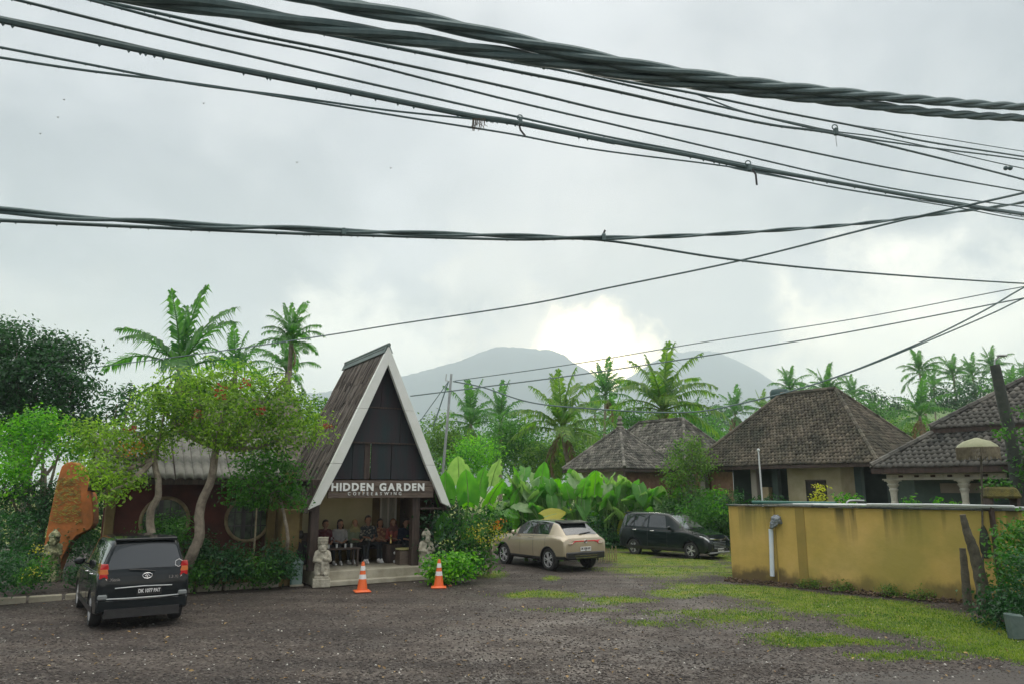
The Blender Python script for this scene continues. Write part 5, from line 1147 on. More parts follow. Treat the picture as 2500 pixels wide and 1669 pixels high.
def hip_house(name, label, O, w, d, ze, zr, rl, m, tw=.2, tl=.24, over=.0, walls=True, group=None, ind=0, rlen_off=0.0, faces='fblr', sag=0.0):
    """O front-left eave corner (world), w along E1, d along E2. ridge half-length rl along E1."""
    t = thing(name, label, 'house', Vector((O[0], O[1], 0)), HYAW, group)
    # local: x along E1, y along E2
    c = Vector((w / 2 + rlen_off, d / 2, zr)); A, B, Cc, D = Vector((0, 0, ze)), Vector((w, 0, ze)), Vector((w, d, ze)), Vector((0, d, ze)); r0, r1 = c - Vector((rl, 0, 0)), c + Vector((rl, 0, 0))
    tiled_face(t, A, B, r1, r0, m, tw, tl, ind); tiled_face(t, B, Cc, r1, r1, m, tw, tl); tiled_face(t, D, A, r0, r0, m, tw, tl); tiled_face(t, Cc, D, r0, r1, m, tw * 1.5, tl * 1.5)
    for a, b_ in ((A, r0), (B, r1), (Cc, r1), (D, r0)): ridge_tiles(t, a + Vector((0, 0, .05)), b_ + Vector((0, 0, .06)), m)
    if rl > .1: ridge_tiles(t, r0 + Vector((0, 0, .07)), r1 + Vector((0, 0, .07)), m, .11)
    mb = MB()
    for a, b_ in ((A, B), (B, Cc), (Cc, D), (D, A)): mb.bar(a + Vector((0, 0, -.11)), b_ + Vector((0, 0, -.11)), .05, .14)
    mb.build('fascia', WOOD_D, t); return t
# small pavilion seen on its corner
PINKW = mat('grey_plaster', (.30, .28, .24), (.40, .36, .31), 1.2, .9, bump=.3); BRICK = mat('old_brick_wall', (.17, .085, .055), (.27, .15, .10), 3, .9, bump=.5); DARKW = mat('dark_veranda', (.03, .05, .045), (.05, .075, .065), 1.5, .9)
o1 = Vector((5.7, 38, 0)) - E1 * 4.6
h1_ = hip_house('tiled_pavilion', 'small square pavilion with pale tiled pyramid roof behind the big leaves', o1, 4.6, 4.5, 3.65, 5.9, .01, TILE2, .17, .2)
mb = MB(); mb.lathe([(.2, 5.85), (.24, 5.95), (.12, 6.05), (.2, 6.15), (.1, 6.3), (.16, 6.4), (.05, 6.6)], (2.3, 2.25, 0), 12); mb.build('roof_finial', STONE_D, h1_, True)
mb = MB(); mb.box((2.3, 2.25, 1.75), (3.6, 3.5, 3.5)); mb.build('wall', PINKW, h1_)
mb = MB(); mb.box((4.12, 2.25, 1.8), (.06, 3.3, 3.3)); mb.build('brick_panel', BRICK, h1_)
mb = MB(); mb.box((4.55, .05, 3.35), (.1, .1, .5)); mb.build('corner_bracket', WOOD_D, h1_)
rs = P(1560, 1037, 46); o2 = Vector((rs.x, rs.y, 0)) - E1 * 2.6 - E2 * 3.0
h2_ = hip_house('tiled_house', 'pale tiled ridge roof rising behind the square pavilion', o2, 8.4, 6.0, 3.7, 6.55, 1.7, TILE2, .2, .24, rlen_off=.1)
mb = MB(); mb.box((4.2, 3.0, 1.8), (6.8, 4.6, 3.6)); mb.build('wall', BRICK, h2_)
mb = MB(); 
# big house
big = hip_house('tiled_house', 'large house with broad mossy brown tiled roof above the ochre wall', Vector((8.35, 35.5, 0)), 8.9, 6.6, 3.62, 6.95, 1.35, MOSSROOF, .165, .19)
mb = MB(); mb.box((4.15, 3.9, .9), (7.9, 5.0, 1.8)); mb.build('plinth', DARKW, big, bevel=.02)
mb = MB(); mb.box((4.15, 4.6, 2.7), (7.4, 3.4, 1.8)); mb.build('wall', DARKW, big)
mb = MB(); mb.box((5.75, 1.75, 2.65), (2.4, 1.7, 1.86)); mb.build('cream_room', mat('stained_cream_plaster', (.42, .36, .22), (.58, .52, .36), 1.1, .9, bump=.3), big, bevel=.01)
f2 = MB(); f2.box((5.85, .88, 2.35), (.9, .05, 1.2)); wn2 = f2.build('window', mat('dark_opening', (.02, .018, .016), (.05, .04, .035), 3, .8), big)
mb = MB(); mb.bar((5.4, .85, 2.95), (6.3, .85, 2.95), .04, .05); mb.bar((5.85, .85, 1.8), (5.85, .85, 2.9), .03, .03); mb.build('frame', WOOD, wn2)
for x in (.35, 3.1, 4.15, 7.8): mb = MB(); mb.box((x, .7, 2.3), (.28, .28, 2.5)); mb.build('pillar', PINKW if x < 4 else DARKW, big, bevel=.02)
for x in (.05,): mb = MB(); mb.box((x, 1.0, 2.7), (.9, .12, 1.3)); mb.build('brick_panel', BRICK, big); mb = MB(); mb.bar((-.45, .93, 3.3), (-.45, .93, 2.1), .06, .06); mb.bar((.5, .93, 2.08), (-.5, .93, 2.08), .06, .06); mb.build('panel_frame', PINKW, big)
mb = MB(); mb.box((3.6, .8, 2.2), (.32, .3, .95)); mb.build('door_panel', mat('tan_panel', (.42, .33, .2)), big)
wt = thing('water_tank', 'dark round water tank beyond the ridge of the large roof', 'water tank', Vector((P(1903, 960, 40).x, 40, 0))); zt_ = P(1903, 962, 40).z
mb = MB(); mb.lathe([(.45, zt_ - .3), (.5, zt_ - .2), (.5, zt_ + .15), (.42, zt_ + .26), (.15, zt_ + .32)], (0, 0, 0), 18); mb.build('tank', mat('teal_tank', (.015, .05, .05), (.03, .08, .075), 3, .5), wt, True)
for sx in (-.4, .4):
    for sy in (-.4, .4): mb = MB(); mb.bar((sx, sy, 0), (sx * .9, sy * .9, zt_ - .25), .08, .08); mb.build('leg', WOOD_D, wt)
# right pavilion, two tiers, nearest
o3 = Vector((10.6, 22.1, 0)); W3, D3 = 8.0, 7.0; s_ = .36; ze, zr = 3.22, 6.0; zm = ze + (zr - ze) * s_
t3 = thing('tiled_pavilion', 'two tiered dark tiled pavilion with pale carved columns at the right', 'house', o3, HYAW)
c3 = Vector((W3 / 2, D3 / 2, 0)); cor = [Vector((0, 0, ze)), Vector((W3, 0, ze)), Vector((W3, D3, ze)), Vector((0, D3, ze))]; rl0, rl1 = Vector((W3 / 2 - .05, D3 / 2, zr)), Vector((W3 / 2 + .05, D3 / 2, zr))
md = [c.lerp(r_, s_) for c, r_ in zip(cor, (rl0, rl1, rl1, rl0))]; mu = [p + Vector((0, 0, .12)) - (p - c3).normalized() * 0 for p in md]
mu = [Vector((p.x + (-.12 if p.x < W3 / 2 else .12), p.y + (-.12 if p.y < D3 / 2 else .12), p.z)) for p in mu]
for i in range(4):
    j = (i + 1) % 4; tiled_face(t3, cor[i], cor[j], md[j], md[i], TILE, .165, .19, 190 if i == 0 else 0, .014)
    rt = (rl0, rl1, rl1, rl0)[i], (rl0, rl1, rl1, rl0)[j]; tiled_face(t3, mu[i], mu[j], rt[1] + Vector((0, 0, .12)), rt[0] + Vector((0, 0, .12)), TILE, .165, .19, 110 if i == 0 else 0, .014)
    ridge_tiles(t3, cor[i] + Vector((0, 0, .05)), md[i] + Vector((0, 0, .06)), TILE); ridge_tiles(t3, mu[i] + Vector((0, 0, .05)), rt[0] + Vector((0, 0, .18)), TILE)
    mb = MB(); mb.bar(cor[i] - Vector((0, 0, .11)), cor[j] - Vector((0, 0, .11)), .05, .15); mb.bar(mu[i] - Vector((0, 0, .09)), mu[j] - Vector((0, 0, .09)), .05, .12); mb.build('fascia', WOOD_D, t3)
CARV = mat('pale_carved_stone', (.50, .50, .42), (.66, .66, .56), 5, .85, bump=.8, bscale=30)
mb = MB(); mb.bar((.1, .45, 3.06), (3.4, .45, 3.06), .16, .05); mb.bar((.2, .5, 2.95), (3.3, .5, 2.95), .1, .13); mb.bar((.1, .45, 2.87), (3.4, .45, 2.87), .13, .035)
mb.build('cornice', CARV, t3)
for i in range(13): mb = MB(); mb.box((.4 + .22 * i, .44, 2.955), (.12, .04, .06)); mb.build('cornice_block', WOOD_D if i % 2 else CARV, t3)
for x in (.35, 2.25):
    mb = MB(); mb.lathe([(.09, 2.15), (.10, 2.2), (.085, 2.25), (.10, 2.5), (.13, 2.58), (.10, 2.62), (.17, 2.72), (.13, 2.75), (.21, 2.85)], (x, .5, 0), 4 * 3, sq=.9); mb.box((x, .5, 2.84), (.42, .2, .05)); mb.build('column', CARV, t3)
mb = MB(); mb.box((4, 1.0, 1.08), (7.6, .9, 2.16)); mb.build('parapet', mat('dark_mossy_wall', (.035, .045, .04), (.07, .085, .07), 2, .9), t3)
mb = MB(); mb.box((4, 4.1, 1.6), (7.2, 4.6, 3.1)); mb.build('wall', mat('dim_teal_wall', (.08, .12, .11), (.12, .17, .15), 1.5, .9), t3)
mb = MB(); mb.box((1.9, 1.76, 2.62), (1.5, .05, .28)); mb.build('shelf_board', PINKW, t3)

# ================================================================== RIGHT EDGE: umbrella, trunks, pole
ub = thing('ceremonial_umbrella', 'cream fringed ceremonial parasol on a thin dark pole before the wall', 'umbrella', G(2402, 1478)); dD = G(2402, 1478).y
top = P(2395, 1066, dD) - G(2402, 1478); ce = P(2386, 1092, dD) - G(2402, 1478); hw = 45 / F * dD
mb = MB(); mb.tube([(0, 0, 0), (top.x * .5, 0, top.z * .5), tuple(top)], .022, 8); mb.build('pole', BARK_D, ub, True)
mb = MB(); mb.lathe([(hw, ce.z), (hw * .92, ce.z + .06), (hw * .65, ce.z + .15), (hw * .3, ce.z + .2), (.03, ce.z + .235)], (ce.x, 0, 0), 24); mb.build('canopy', mat('aged_cream_cloth', (.30, .31, .20), (.22, .24, .14), 4, .8), ub, True)
mb = MB(); rr0 = random.Random(3)
for i in range(90):
    a = 2 * math.pi * i / 90; q = Vector((ce.x + hw * math.cos(a), hw * math.sin(a), ce.z + .01)); mb.bar(q, q + Vector((0, 0, -.20 - .1 * rr0.random())), .02, .004)
mb.build('fringe', mat('brown_fringe', (.14, .12, .08), (.25, .22, .15), 9, .9), ub)
q = P(2404, 1318, dD) - G(2402, 1478); mb = MB(); mb.tube(catmull([(q.x, -.03, q.z + .32), (q.x, -.04, q.z + .15), (q.x + .04, -.04, q.z - .1), (q.x + .02, -.03, q.z - .9)], 5), (.03, .11), 9) if 0 else None
mb = MB(); mb.lathe([(.02, q.z + .35), (.08, q.z + .22), (.13, q.z - .05), (.12, q.z - .25), (.06, q.z - .4)], (q.x, 0, 0), 10, sq=.6); mb.build('wrapped_cloth', mat('black_wrap', (.02, .03, .02), (.04, .05, .03), 9, .9, bump=.6), ub, True)
def trunk_at(pts, D, rads, name, label, cat, m=BARK_D):
    b_ = G(*pts[0]); W = [b_ - Vector((0, 0, .08))] + [P(px, py, D if D else b_.y) for px, py in pts[1:]]
    mb = MB(); cu = catmull([w - b_ for w in W], 6); n = len(cu); rs_ = [np.interp(i / (n - 1) * (len(rads) - 1), range(len(rads)), rads) * (1 + .06 * math.sin(i * 2.1)) for i in range(n)]
    mb.tube(cu, rs_, 10); return tag(mb.build(name, m, None, True, loc=b_), label, cat)
trunk_at([(2412, 1500), (2396, 1420), (2378, 1345), (2362, 1300), (2350, 1255)], 0, [.17, .13, .11, .085, .06], 'leaning_trunk', 'dark leaning dead trunk widening towards its foot before the wall', 'tree trunk')
trunk_at([(2364, 1488), (2357, 1410), (2350, 1337)], 0, [.10, .085, .065], 'tree_stump', 'shorter dark upright stump left of the leaning trunk', 'tree stump')
pl = thing('utility_pole', 'dark leaning pole with a small lamp head at the right edge', 'utility pole', Vector((P(2505, 1350, 19).x, 19, 0)))
b0 = Vector((P(2505, 1350, 19).x, 19, 0)); pts = [(0, 0, -.2)] + [P(x, y, 19) - b0 for x, y in ((2492, 1240), (2470, 1080), (2448, 980), (2432, 905), (2428, 890))]
mb = MB(); mb.tube(catmull(pts, 4), (.17, .11), 12); mb.build('pole', mat('dark_weathered_pole', (.025, .035, .03), (.06, .07, .055), 4, .85, bump=.6), pl, True)
tp = pts[-1]; mb = MB(); mb.tube(catmull([tp, Vector(tp) + Vector((.03, 0, .12)), Vector(tp) + Vector((.12, -.05, .22))], 4), .02, 6); mb.build('arm', BRACKET, pl, True)
mb = MB(); mb.box(Vector(tp) + Vector((.17, -.08, .23)), (.22, .14, .05)); mb.build('lamp_head', BRACKET, pl, bevel=.015)
mb = MB(); mb.prism([(-.10, 0), (.16, 0), (.18, .42), (-.14, .46)], lambda p: (p[0], -.03, p[1]), lambda p: (p[0], .10, p[1])); tag(mb.build('marker_stone', mat('grey_green_stone', (.06, .10, .09), (.12, .16, .145), 3, .8, bump=.4), None, bevel=.03, loc=G(2482, 1562)), 'grey green upright stone marker at the right edge of the picture', 'stone')

# slim steel pole behind the cafe
D = 30.0; b0 = Vector((P(1066, 1250, D).x, D, 0)); sp = thing('antenna_pole', 'slim leaning steel pole with a small bracket right of the A-frame roof', 'pole', b0)
tp = P(1102, 912, D) - b0; mb = MB(); mb.tube([(0, 0, 0), tuple(tp)], (.065, .05), 10); mb.build('pole', BRACKET, sp, True)
mb = MB(); mb.tube([P(1090, 912, D) - b0, P(1088, 928, D) - b0, P(1098, 930, D) - b0], .025, 6); mb.build('bracket', BRACKET, sp)
# orange gate pillar with woven panel
g = G(158, 1402) ; k = g.y / F; op = thing('orange_pillar', 'tall tapering orange pillar with golden woven inset at the far left', 'pillar', g, .12)
zf_ = lambda py: P(158, py, g.y).z; out = [(-50, 1402), (-48, 1350), (-45, 1300), (-42, 1250), (-37, 1200), (-33, 1160), (-29, 1138), (-20, 1129), (-8, 1127), (3, 1130), (14, 1139), (24, 1154), (33, 1172), (41, 1192), (48, 1215), (53, 1240), (56, 1262), (56, 1278), (50, 1290), (38, 1297), (22, 1305), (8, 1325), (-4, 1360), (-14, 1402)]
ORP = mat('orange_render', (.30, .12, .03), (.52, .17, .04), 2.4, .85, bump=.7)
mb = MB(); mb.prism([(x * k, zf_(y)) for x, y in out][::-1], lambda p: (p[0], -.18, p[1]), lambda p: (p[0], .22, p[1])); mb.build('pillar_body', ORP, op, bevel=.02)
mb = MB(); rr0 = random.Random(5)
for i in range(420):
    y = rr0.uniform(1165, 1275); lx = -32 - (y - 1165) * .08; rx = 16 + (y - 1165) * .14; x = rr0.uniform(lx, rx); a = rr0.uniform(-.7, .7); L_ = rr0.uniform(.04, .12)
    q = Vector((x * k, -.20, zf_(y))); mb.bar(q - Vector((math.cos(a), .01, math.sin(a))) * L_ / 2, q + Vector((math.cos(a), -.01, math.sin(a))) * L_ / 2, .012, .012)
tag(mb.build('woven_panel', mat('golden_straw', (.42, .34, .05), (.20, .18, .05), 8, .7, island=.5), op), None, None, None, 'stuff')
st_ = statue(G(147, 1412) + Vector((0, -.5, 0)), .2, 'mossy striped stone figure at the foot of the orange pillar', 1.02, 'cone', group=None, m=mat('mossy_yellow_stone', (.14, .16, .08), (.45, .45, .26), 9, .9, bump=.8, contrast=(.42, .58)))

# ================================================================== TREES AND PLANTS
PC = pclump
# far left big dark tree
tree('broadleaf_tree', 'large dark green tree rising at the left edge of the picture', 'tree',
     [PC(40, 850, 75, 58, 28), PC(150, 868, 68, 52, 28.5), PC(95, 925, 95, 62, 28), PC(180, 940, 48, 42, 27.5), PC(20, 950, 60, 60, 28), PC(120, 1010, 85, 50, 28), PC(30, 1050, 60, 50, 28), PC(195, 1030, 35, 30, 28), PC(-60, 900, 60, 100, 28)],
     .16, LF_DARK, None, 1.3, sub=1.0)
tree('bright_shrub_tree', 'bright yellow green small tree under the large dark one at left', 'tree',
     [PC(50, 1070, 60, 55, 25), PC(110, 1040, 45, 40, 25.5), PC(40, 1130, 60, 45, 24.5), PC(150, 1075, 50, 40, 26), PC(200, 1110, 28, 30, 27), PC(10, 1180, 45, 45, 24), PC(240, 1100, 40, 40, 27)], .12, LF_BRIGHT, None, .7, sub=1.1)
tree('dark_shrub', 'dense dark shrub filling the lower left corner behind the orange pillar', 'shrub',
     [PC(60, 1230, 75, 60, 25), PC(20, 1320, 55, 60, 20.5), PC(50, 1390, 45, 40, 19.5), PC(190, 1220, 60, 70, 26), PC(120, 1300, 80, 60, 25), PC(240, 1240, 60, 90, 27), PC(215, 1330, 40, 40, 24), PC(-10, 1400, 50, 40, 17.5), PC(200, 1400, 40, 20, 20.5)], .10, LF_DARK, False, .9)
tree('yellow_flower_plant', 'low plant with small yellow blooms left of the striped stone figure', 'plant', [PC(95, 1385, 28, 26, 17.3), PC(70, 1405, 25, 16, 17.2)], .07, LF_MID, False, .7, flowers=[('flower', LF_YEL, [PC(82, 1398, 20, 12, 17.1), PC(92, 1342, 16, 12, 18)], .05)])
# dark leaved tree between
tree('dark_leaved_tree', 'dark star leaved tree top above the left end of the corrugated roof', 'tree',
     [PC(285, 985, 38, 30, 25), PC(320, 955, 20, 16, 25), PC(260, 1010, 45, 25, 25), PC(330, 1010, 45, 35, 25), PC(225, 1020, 30, 20, 25)], .22, LF_DARK, None, .6, asp=.3)
# main frangipani canopy over the low hall
tr1 = [([G(452, 1440), P(462, 1370, 19.4), P(486, 1310, 19.3), P(488, 1240, 19.3), P(515, 1170, 19.3), P(528, 1090, 19.3)], .15, .09)]
flw = [PC(540, 955, 14, 20, 18.6), PC(482, 1010, 8, 12, 18.4), PC(320, 1045, 10, 8, 18.3), PC(600, 935, 12, 10, 18.6), PC(640, 1000, 10, 10, 18.6), PC(800, 1040, 8, 7, 18.8)]
tree('canopy_tree', 'wide loose green canopy tree with red flecks before the corrugated roof', 'tree',
     [PC(470, 960, 85, 62, 19.5), PC(565, 925, 65, 38, 19.6), PC(620, 985, 85, 55, 19.6), PC(540, 1010, 90, 55, 19.2), PC(700, 1000, 62, 45, 19.8), PC(745, 1040, 45, 42, 19.8), PC(450, 1045, 65, 35, 19.2), PC(690, 1065, 60, 30, 19.6), PC(610, 1075, 50, 28, 19.4), PC(390, 985, 50, 40, 19.4), PC(665, 945, 50, 30, 19.8), PC(480, 930, 40, 26, 19.6), PC(520, 1070, 60, 26, 19.0)],
     .105, LF_CAN, tr1, .62, flowers=[('flower', LF_RED, flw, .06)], base=G(452, 1440), sub=1.5)
tr2 = [([G(372, 1442), P(380, 1370, 18.9), P(366, 1260, 18.9), P(388, 1200, 18.9), P(376, 1120, 18.9)], .12, .07)]
tree('canopy_tree', 'green tree with crooked trunk behind the black car at left', 'tree',
     [PC(340, 1060, 78, 48, 19), PC(260, 1080, 55, 45, 19), PC(400, 1010, 60, 45, 19), PC(300, 1130, 55, 28, 18.8), PC(235, 1140, 42, 30, 18.2), PC(380, 1100, 40, 25, 18.8), PC(270, 1195, 36, 30, 17.8), PC(300, 1170, 45, 24, 18.2), PC(205, 1060, 40, 40, 19)],
     .105, LF_CAN, tr2, .62, base=G(372, 1442), flowers=[('flower', LF_ORG, [PC(330, 1090, 30, 20, 18.4)], .05)], sub=2.4)
tr3 = [([G(700, 1432, 0) + EY * 1.2, P(702, 1330, 20.3), P(690, 1240, 20.3), P(668, 1180, 20.3)], .05, .035)]
tree('hanging_creeper_tree', 'darker drooping foliage hanging before the round window near the cafe', 'tree',
     [PC(640, 1130, 60, 48, 20), PC(610, 1190, 55, 28, 20), PC(690, 1170, 45, 45, 20.2), PC(715, 1215, 32, 22, 20.3), PC(660, 1225, 30, 14, 20), PC(600, 1225, 40, 10, 20)], .10, LF_MID, tr3, .8, base=G(700, 1432) + EY * 1.2)
for i, (px, py, rx, ry, D, m, lab) in enumerate([(470, 1395, 45, 32, 19.6, LF_MID, 'leafy shrub beside the right rear corner of the black car'), (545, 1375, 52, 42, 20, LF_DARK, 'dark shrub below the round window'),
        (625, 1385, 48, 36, 20.3, LF_MID, 'green shrub behind the pale leaning stick'), (680, 1368, 36, 44, 20.6, LF_DARK, 'shrub against the ochre foot of the wall by the litter bin'), (480, 1340, 40, 30, 20, LF_DARK, 'shrub against the red wall left of the round window'),
        (400, 1300, 45, 45, 19.6, LF_MID, 'bush before the left round window')]):
    tree('garden_shrub', lab, 'shrub', [PC(px, py, rx, ry, D), PC(px + rx * .5, py + 8, rx * .6, ry * .7, D - .2)], .09, m, False, .8, 'shrubs in the planting bed left of the cafe')
# right of the cafe
tree('round_leaf_bush', 'bright round leaved bush behind the right traffic cone', 'shrub', [PC(1090, 1385, 45, 28, 21.4), PC(1125, 1375, 35, 26, 21.5), PC(1075, 1400, 30, 20, 21.2)], .10, LF_BRIGHT, False, .9, asp=.75)
tree('croton_bush', 'bush with orange tipped leaves before the front of the beige car', 'shrub', [PC(1165, 1300, 42, 38, 23), PC(1200, 1275, 34, 30, 23.2), PC(1150, 1350, 42, 32, 23), PC(1180, 1375, 26, 20, 22.9)], .12, LF_MID, None, .6, base=G(1192, 1400), flowers=[('coloured_leaf', LF_ORG, [PC(1216, 1275, 12, 18, 22.6)], .08), ('pale_leaf', LF_YEL, [PC(1185, 1300, 40, 26, 22.6)], .06)])
tree('dark_undergrowth', 'dark undergrowth right of the cafe behind the statue', 'shrub', [PC(1070, 1300, 45, 70, 23.5), PC(1120, 1320, 45, 60, 23.6), PC(1100, 1240, 50, 40, 24.5)], .14, LF_DARK, False, .8)

def bigleaf_mesh(seed=0, waist=.36, ripple=.02):
    rr = random.Random(seed); V = []; nu, nv = 10, 8; mb = MB()
    for i in range(nu + 1):
        s = i / nu; w = (waist * (math.sin(math.pi * min(1, s * .82 + .18)) ** .62) * (1.08 - .32 * s)) if i < nu else .005
        for j in range(nv + 1):
            t = j / nv * 2 - 1; back = .16 * (1 - s) ** 3 * abs(t) ** 1.5
            x = s - back; y = t * w; z = -.30 * s ** 2.2 * .6 + .10 * abs(t) + ripple * math.sin(s * 22 + 3 * t) * abs(t) - .10 * t * t
            V.append((x, y, z))
    fs = [(i * (nv + 1) + j, (i + 1) * (nv + 1) + j, (i + 1) * (nv + 1) + j + 1, i * (nv + 1) + j + 1) for i in range(nu) for j in range(nv) if not (seed and j in (0, nv - 1) and i > 1 and rr.random() < .22)]
    me = np_mesh('leaf', V, fs, True); return me
BLM = {}
for m in (LF_BIG, LF_BIG2, LF_YEL, LF_BRIGHT): 
    BLM[m.name] = []
    for i in range(3): me = bigleaf_mesh(i, .37 + .03 * i, .014 + .008 * i); me.materials.append(m); BLM[m.name].append(me)
MIDR = mat('leaf_midrib', (.22, .38, .12), (.28, .42, .16), 5, .5)
mrm = MB(); mrm.tube([(0, 0, .005), (.5, 0, -.04), (.98, 0, -.18)], (.022, .006), 5); 
_m = mrm.build('midrib', MIDR); MRME = _m.data; bpy.data.objects.remove(_m)
def bigplant(base, leaves, label, group, cat='plant', name='elephant_ear_plant'):
    """leaves: (tip-centre point, length, yaw, pitch, roll, material)"""
    t = thing(name, label, cat, base, 0, group); base = Vector(base)
    crown = Vector((0, 0, .35))
    mb = MB(); mb.tube([(0, 0, -.1), (0, 0, .2), tuple(crown)], (.09, .06), 8); mb.build('stem', STALK, t, True)
    for (c, L_, yaw, pitch, roll, m) in leaves:
        rot = Matrix.Rotation(yaw, 4, 'Z') @ Matrix.Rotation(-pitch, 4, 'Y') @ Matrix.Rotation(roll, 4, 'X'); st_ = Vector(c) - base - (rot @ Vector((L_ * .5, 0, 0)))
        o = link('leaf', random.choice(BLM[m.name]), t); o.matrix_local = Matrix.Translation(st_) @ rot @ Matrix.Scale(L_, 4)
        link('midrib', MRME, o)
        mb = MB(); mid = crown.lerp(st_, .5) + Vector((0, 0, .12 * (st_ - crown).length)); mb.tube(catmull([crown, mid, st_], 5), (.035, .015), 6); mb.build('stalk', STALK, t, True)
# front plant with four great upright leaves
Dq = 23.0
bigplant(G(1118, 1405), [(P(1142, 1182, Dq - .1), 1.05, R(262), R(75), R(0), LF_BIG), (P(1086, 1185, Dq + .3), .95, R(250), R(80), R(40), LF_BIG), (P(1206, 1194, Dq), 1.05, R(-58), R(52), R(25), LF_BRIGHT), (P(1172, 1170, Dq + .4), 1.0, R(290), R(76), R(30), LF_BIG),
        (P(1120, 1145, Dq + .8), .95, R(262), R(75), R(10), LF_BIG2), (P(1205, 1150, Dq + .9), .95, R(300), R(70), R(20), LF_BIG2), (P(1140, 1215, Dq + .2), .6, R(250), R(60), R(10), LF_BRIGHT), (P(1160, 1290, Dq), .9, R(-20), R(20), R(60), LF_BIG), (P(1082, 1280, Dq), .8, R(240), R(80), R(60), LF_BIG)],
        'tallest elephant ear plant with four huge upright leaves right of the A-frame', 'elephant ear plants behind the parked cars')
labs = ['elephant ear plant with scalloped leaves close behind the tallest one', 'elephant ear plant whose torn leaf folds over at the top', 'broad leaved plant left of the beige car roof', 'broad leaved plant above the windscreen of the beige car', 'plant with wide overlapping leaves above the beige car roof',
        'pale leaved plant above the rear window of the beige car', 'plant with overlapping round leaves below the square pavilion eave', 'plant with brownish spotted leaf beside the pavilion', 'plant with leaf pair before the grey pavilion wall', 'plant with one tall pale leaf before the pavilion corner',
        'plant with small bright leaves left of the black people carrier', 'plant with low leaves above the roof of the black people carrier', 'plant with rounded leaves near the small tree by the big house', 'last broad leaved plant before the brick panel']
spx = [1245, 1285, 1305, 1345, 1370, 1415, 1440, 1480, 1505, 1545, 1570, 1610, 1655, 1700]
spt = [1168, 1135, 1175, 1165, 1175, 1150, 1155, 1165, 1175, 1165, 1190, 1195, 1205, 1215]
for i, (px, py) in enumerate(zip(spx, spt)):
    rr0 = random.Random(40 + i); D = (28.3 if px < 1430 else 34.3) + rr0.uniform(-.5, .5); bpt = P(px, 1330, D); bpt = Vector((bpt.x, bpt.y, 0)); lv = []
    for k in range(rr0.choice([17, 18, 19])):
        L_ = rr0.uniform(.62, 1.02) * (D / 28.3); dx = rr0.uniform(-46, 46); dy = (abs(dx) * .35) + rr0.uniform(0, 95) * (k > 1) + (5 if k else 0); c = P(px + dx, py + dy + 8, D + rr0.uniform(-.7, .6))
        m = rr0.choices([LF_BIG, LF_BIG2, LF_BRIGHT, LF_YEL], [5, 7, 1.2, .35])[0]
        lv.append((c, L_ * (1 if k < 6 else .85), R(270) + math.copysign(rr0.uniform(0, 1.0), dx), R(rr0.uniform(48, 84)) if k < 6 else R(rr0.uniform(-78, -35) if k % 2 else rr0.uniform(20, 70)), R(rr0.uniform(-25, 25)), m))
    bigplant(bpt, lv, labs[i], 'elephant ear plants behind the parked cars')
bigplant(Vector((P(1350, 1330, 27.4).x, 27.4, 0)), [(P(1355, 1252, 27), .85, R(10), R(18), R(50), LF_YEL), (P(1270, 1235, 27.2), .7, R(200), R(10), R(-40), LF_BIG2), (P(1240, 1250, 27.2), .6, R(190), R(10), R(-40), LF_BIG)], 'low plant with one large yellow leaf just above the beige car roof', 'elephant ear plants behind the parked cars')
# understory behind cars
for i, (px, py, rx, ry, D, m, lab) in enumerate([(1250, 1270, 70, 50, 29, LF_DARK, 'dark hedge behind the front of the beige car'), (1350, 1270, 80, 50, 29.5, LF_DARK, 'dark hedge behind the middle of the beige car'), (1470, 1275, 75, 50, 35.5, LF_DARK, 'dark hedge between the beige and the black car'),
        (1570, 1268, 85, 50, 36, LF_DARK, 'hedge behind the left half of the black people carrier'), (1670, 1255, 75, 50, 34.5, LF_MID, 'hedge behind the windscreen of the black people carrier'), (1750, 1262, 50, 60, 33, LF_MID, 'green bush at the left end of the ochre wall'), (1500, 1318, 50, 28, 34, LF_DARK, 'low dark growth beside the bamboo stakes')]):
    tree('hedge_shrub', lab, 'shrub', [PC(px, py, rx, ry, D), PC(px - rx * .6, py - ry * .2, rx * .6, ry * .6, D), PC(px + rx * .6, py + ry * .2, rx * .6, ry * .7, D)], .15, m, False, .75, 'hedge plants behind the parked cars')
tree('small_tree', 'light green small tree standing before the left end of the large roof', 'tree', [PC(1680, 1110, 38, 42, 34), PC(1655, 1150, 34, 40, 34), PC(1700, 1140, 34, 34, 34), PC(1672, 1195, 36, 38, 34), PC(1690, 1080, 18, 20, 34)], .13, LF_OLIVE, None, .6)
tree('spiky_plant', 'bright yellow green palm like shrub before the dark veranda', 'plant', [PC(1752, 1215, 18, 26, 31.5), PC(1765, 1235, 22, 16, 31.5)], .22, LF_BRIGHT, False, .6, asp=.2)
tree('garden_shrub', 'dark fan leaved shrub right of the bright yellow green one', 'shrub', [PC(1795, 1225, 34, 20, 28)], .18, LF_DARK, False, .8, asp=.25)
tree('garden_shrub', 'fern like shrub before the brick panel behind the wall end', 'shrub', [PC(1715, 1215, 34, 26, 29), PC(1700, 1250, 40, 24, 29)], .17, LF_MID, False, .8, asp=.22)
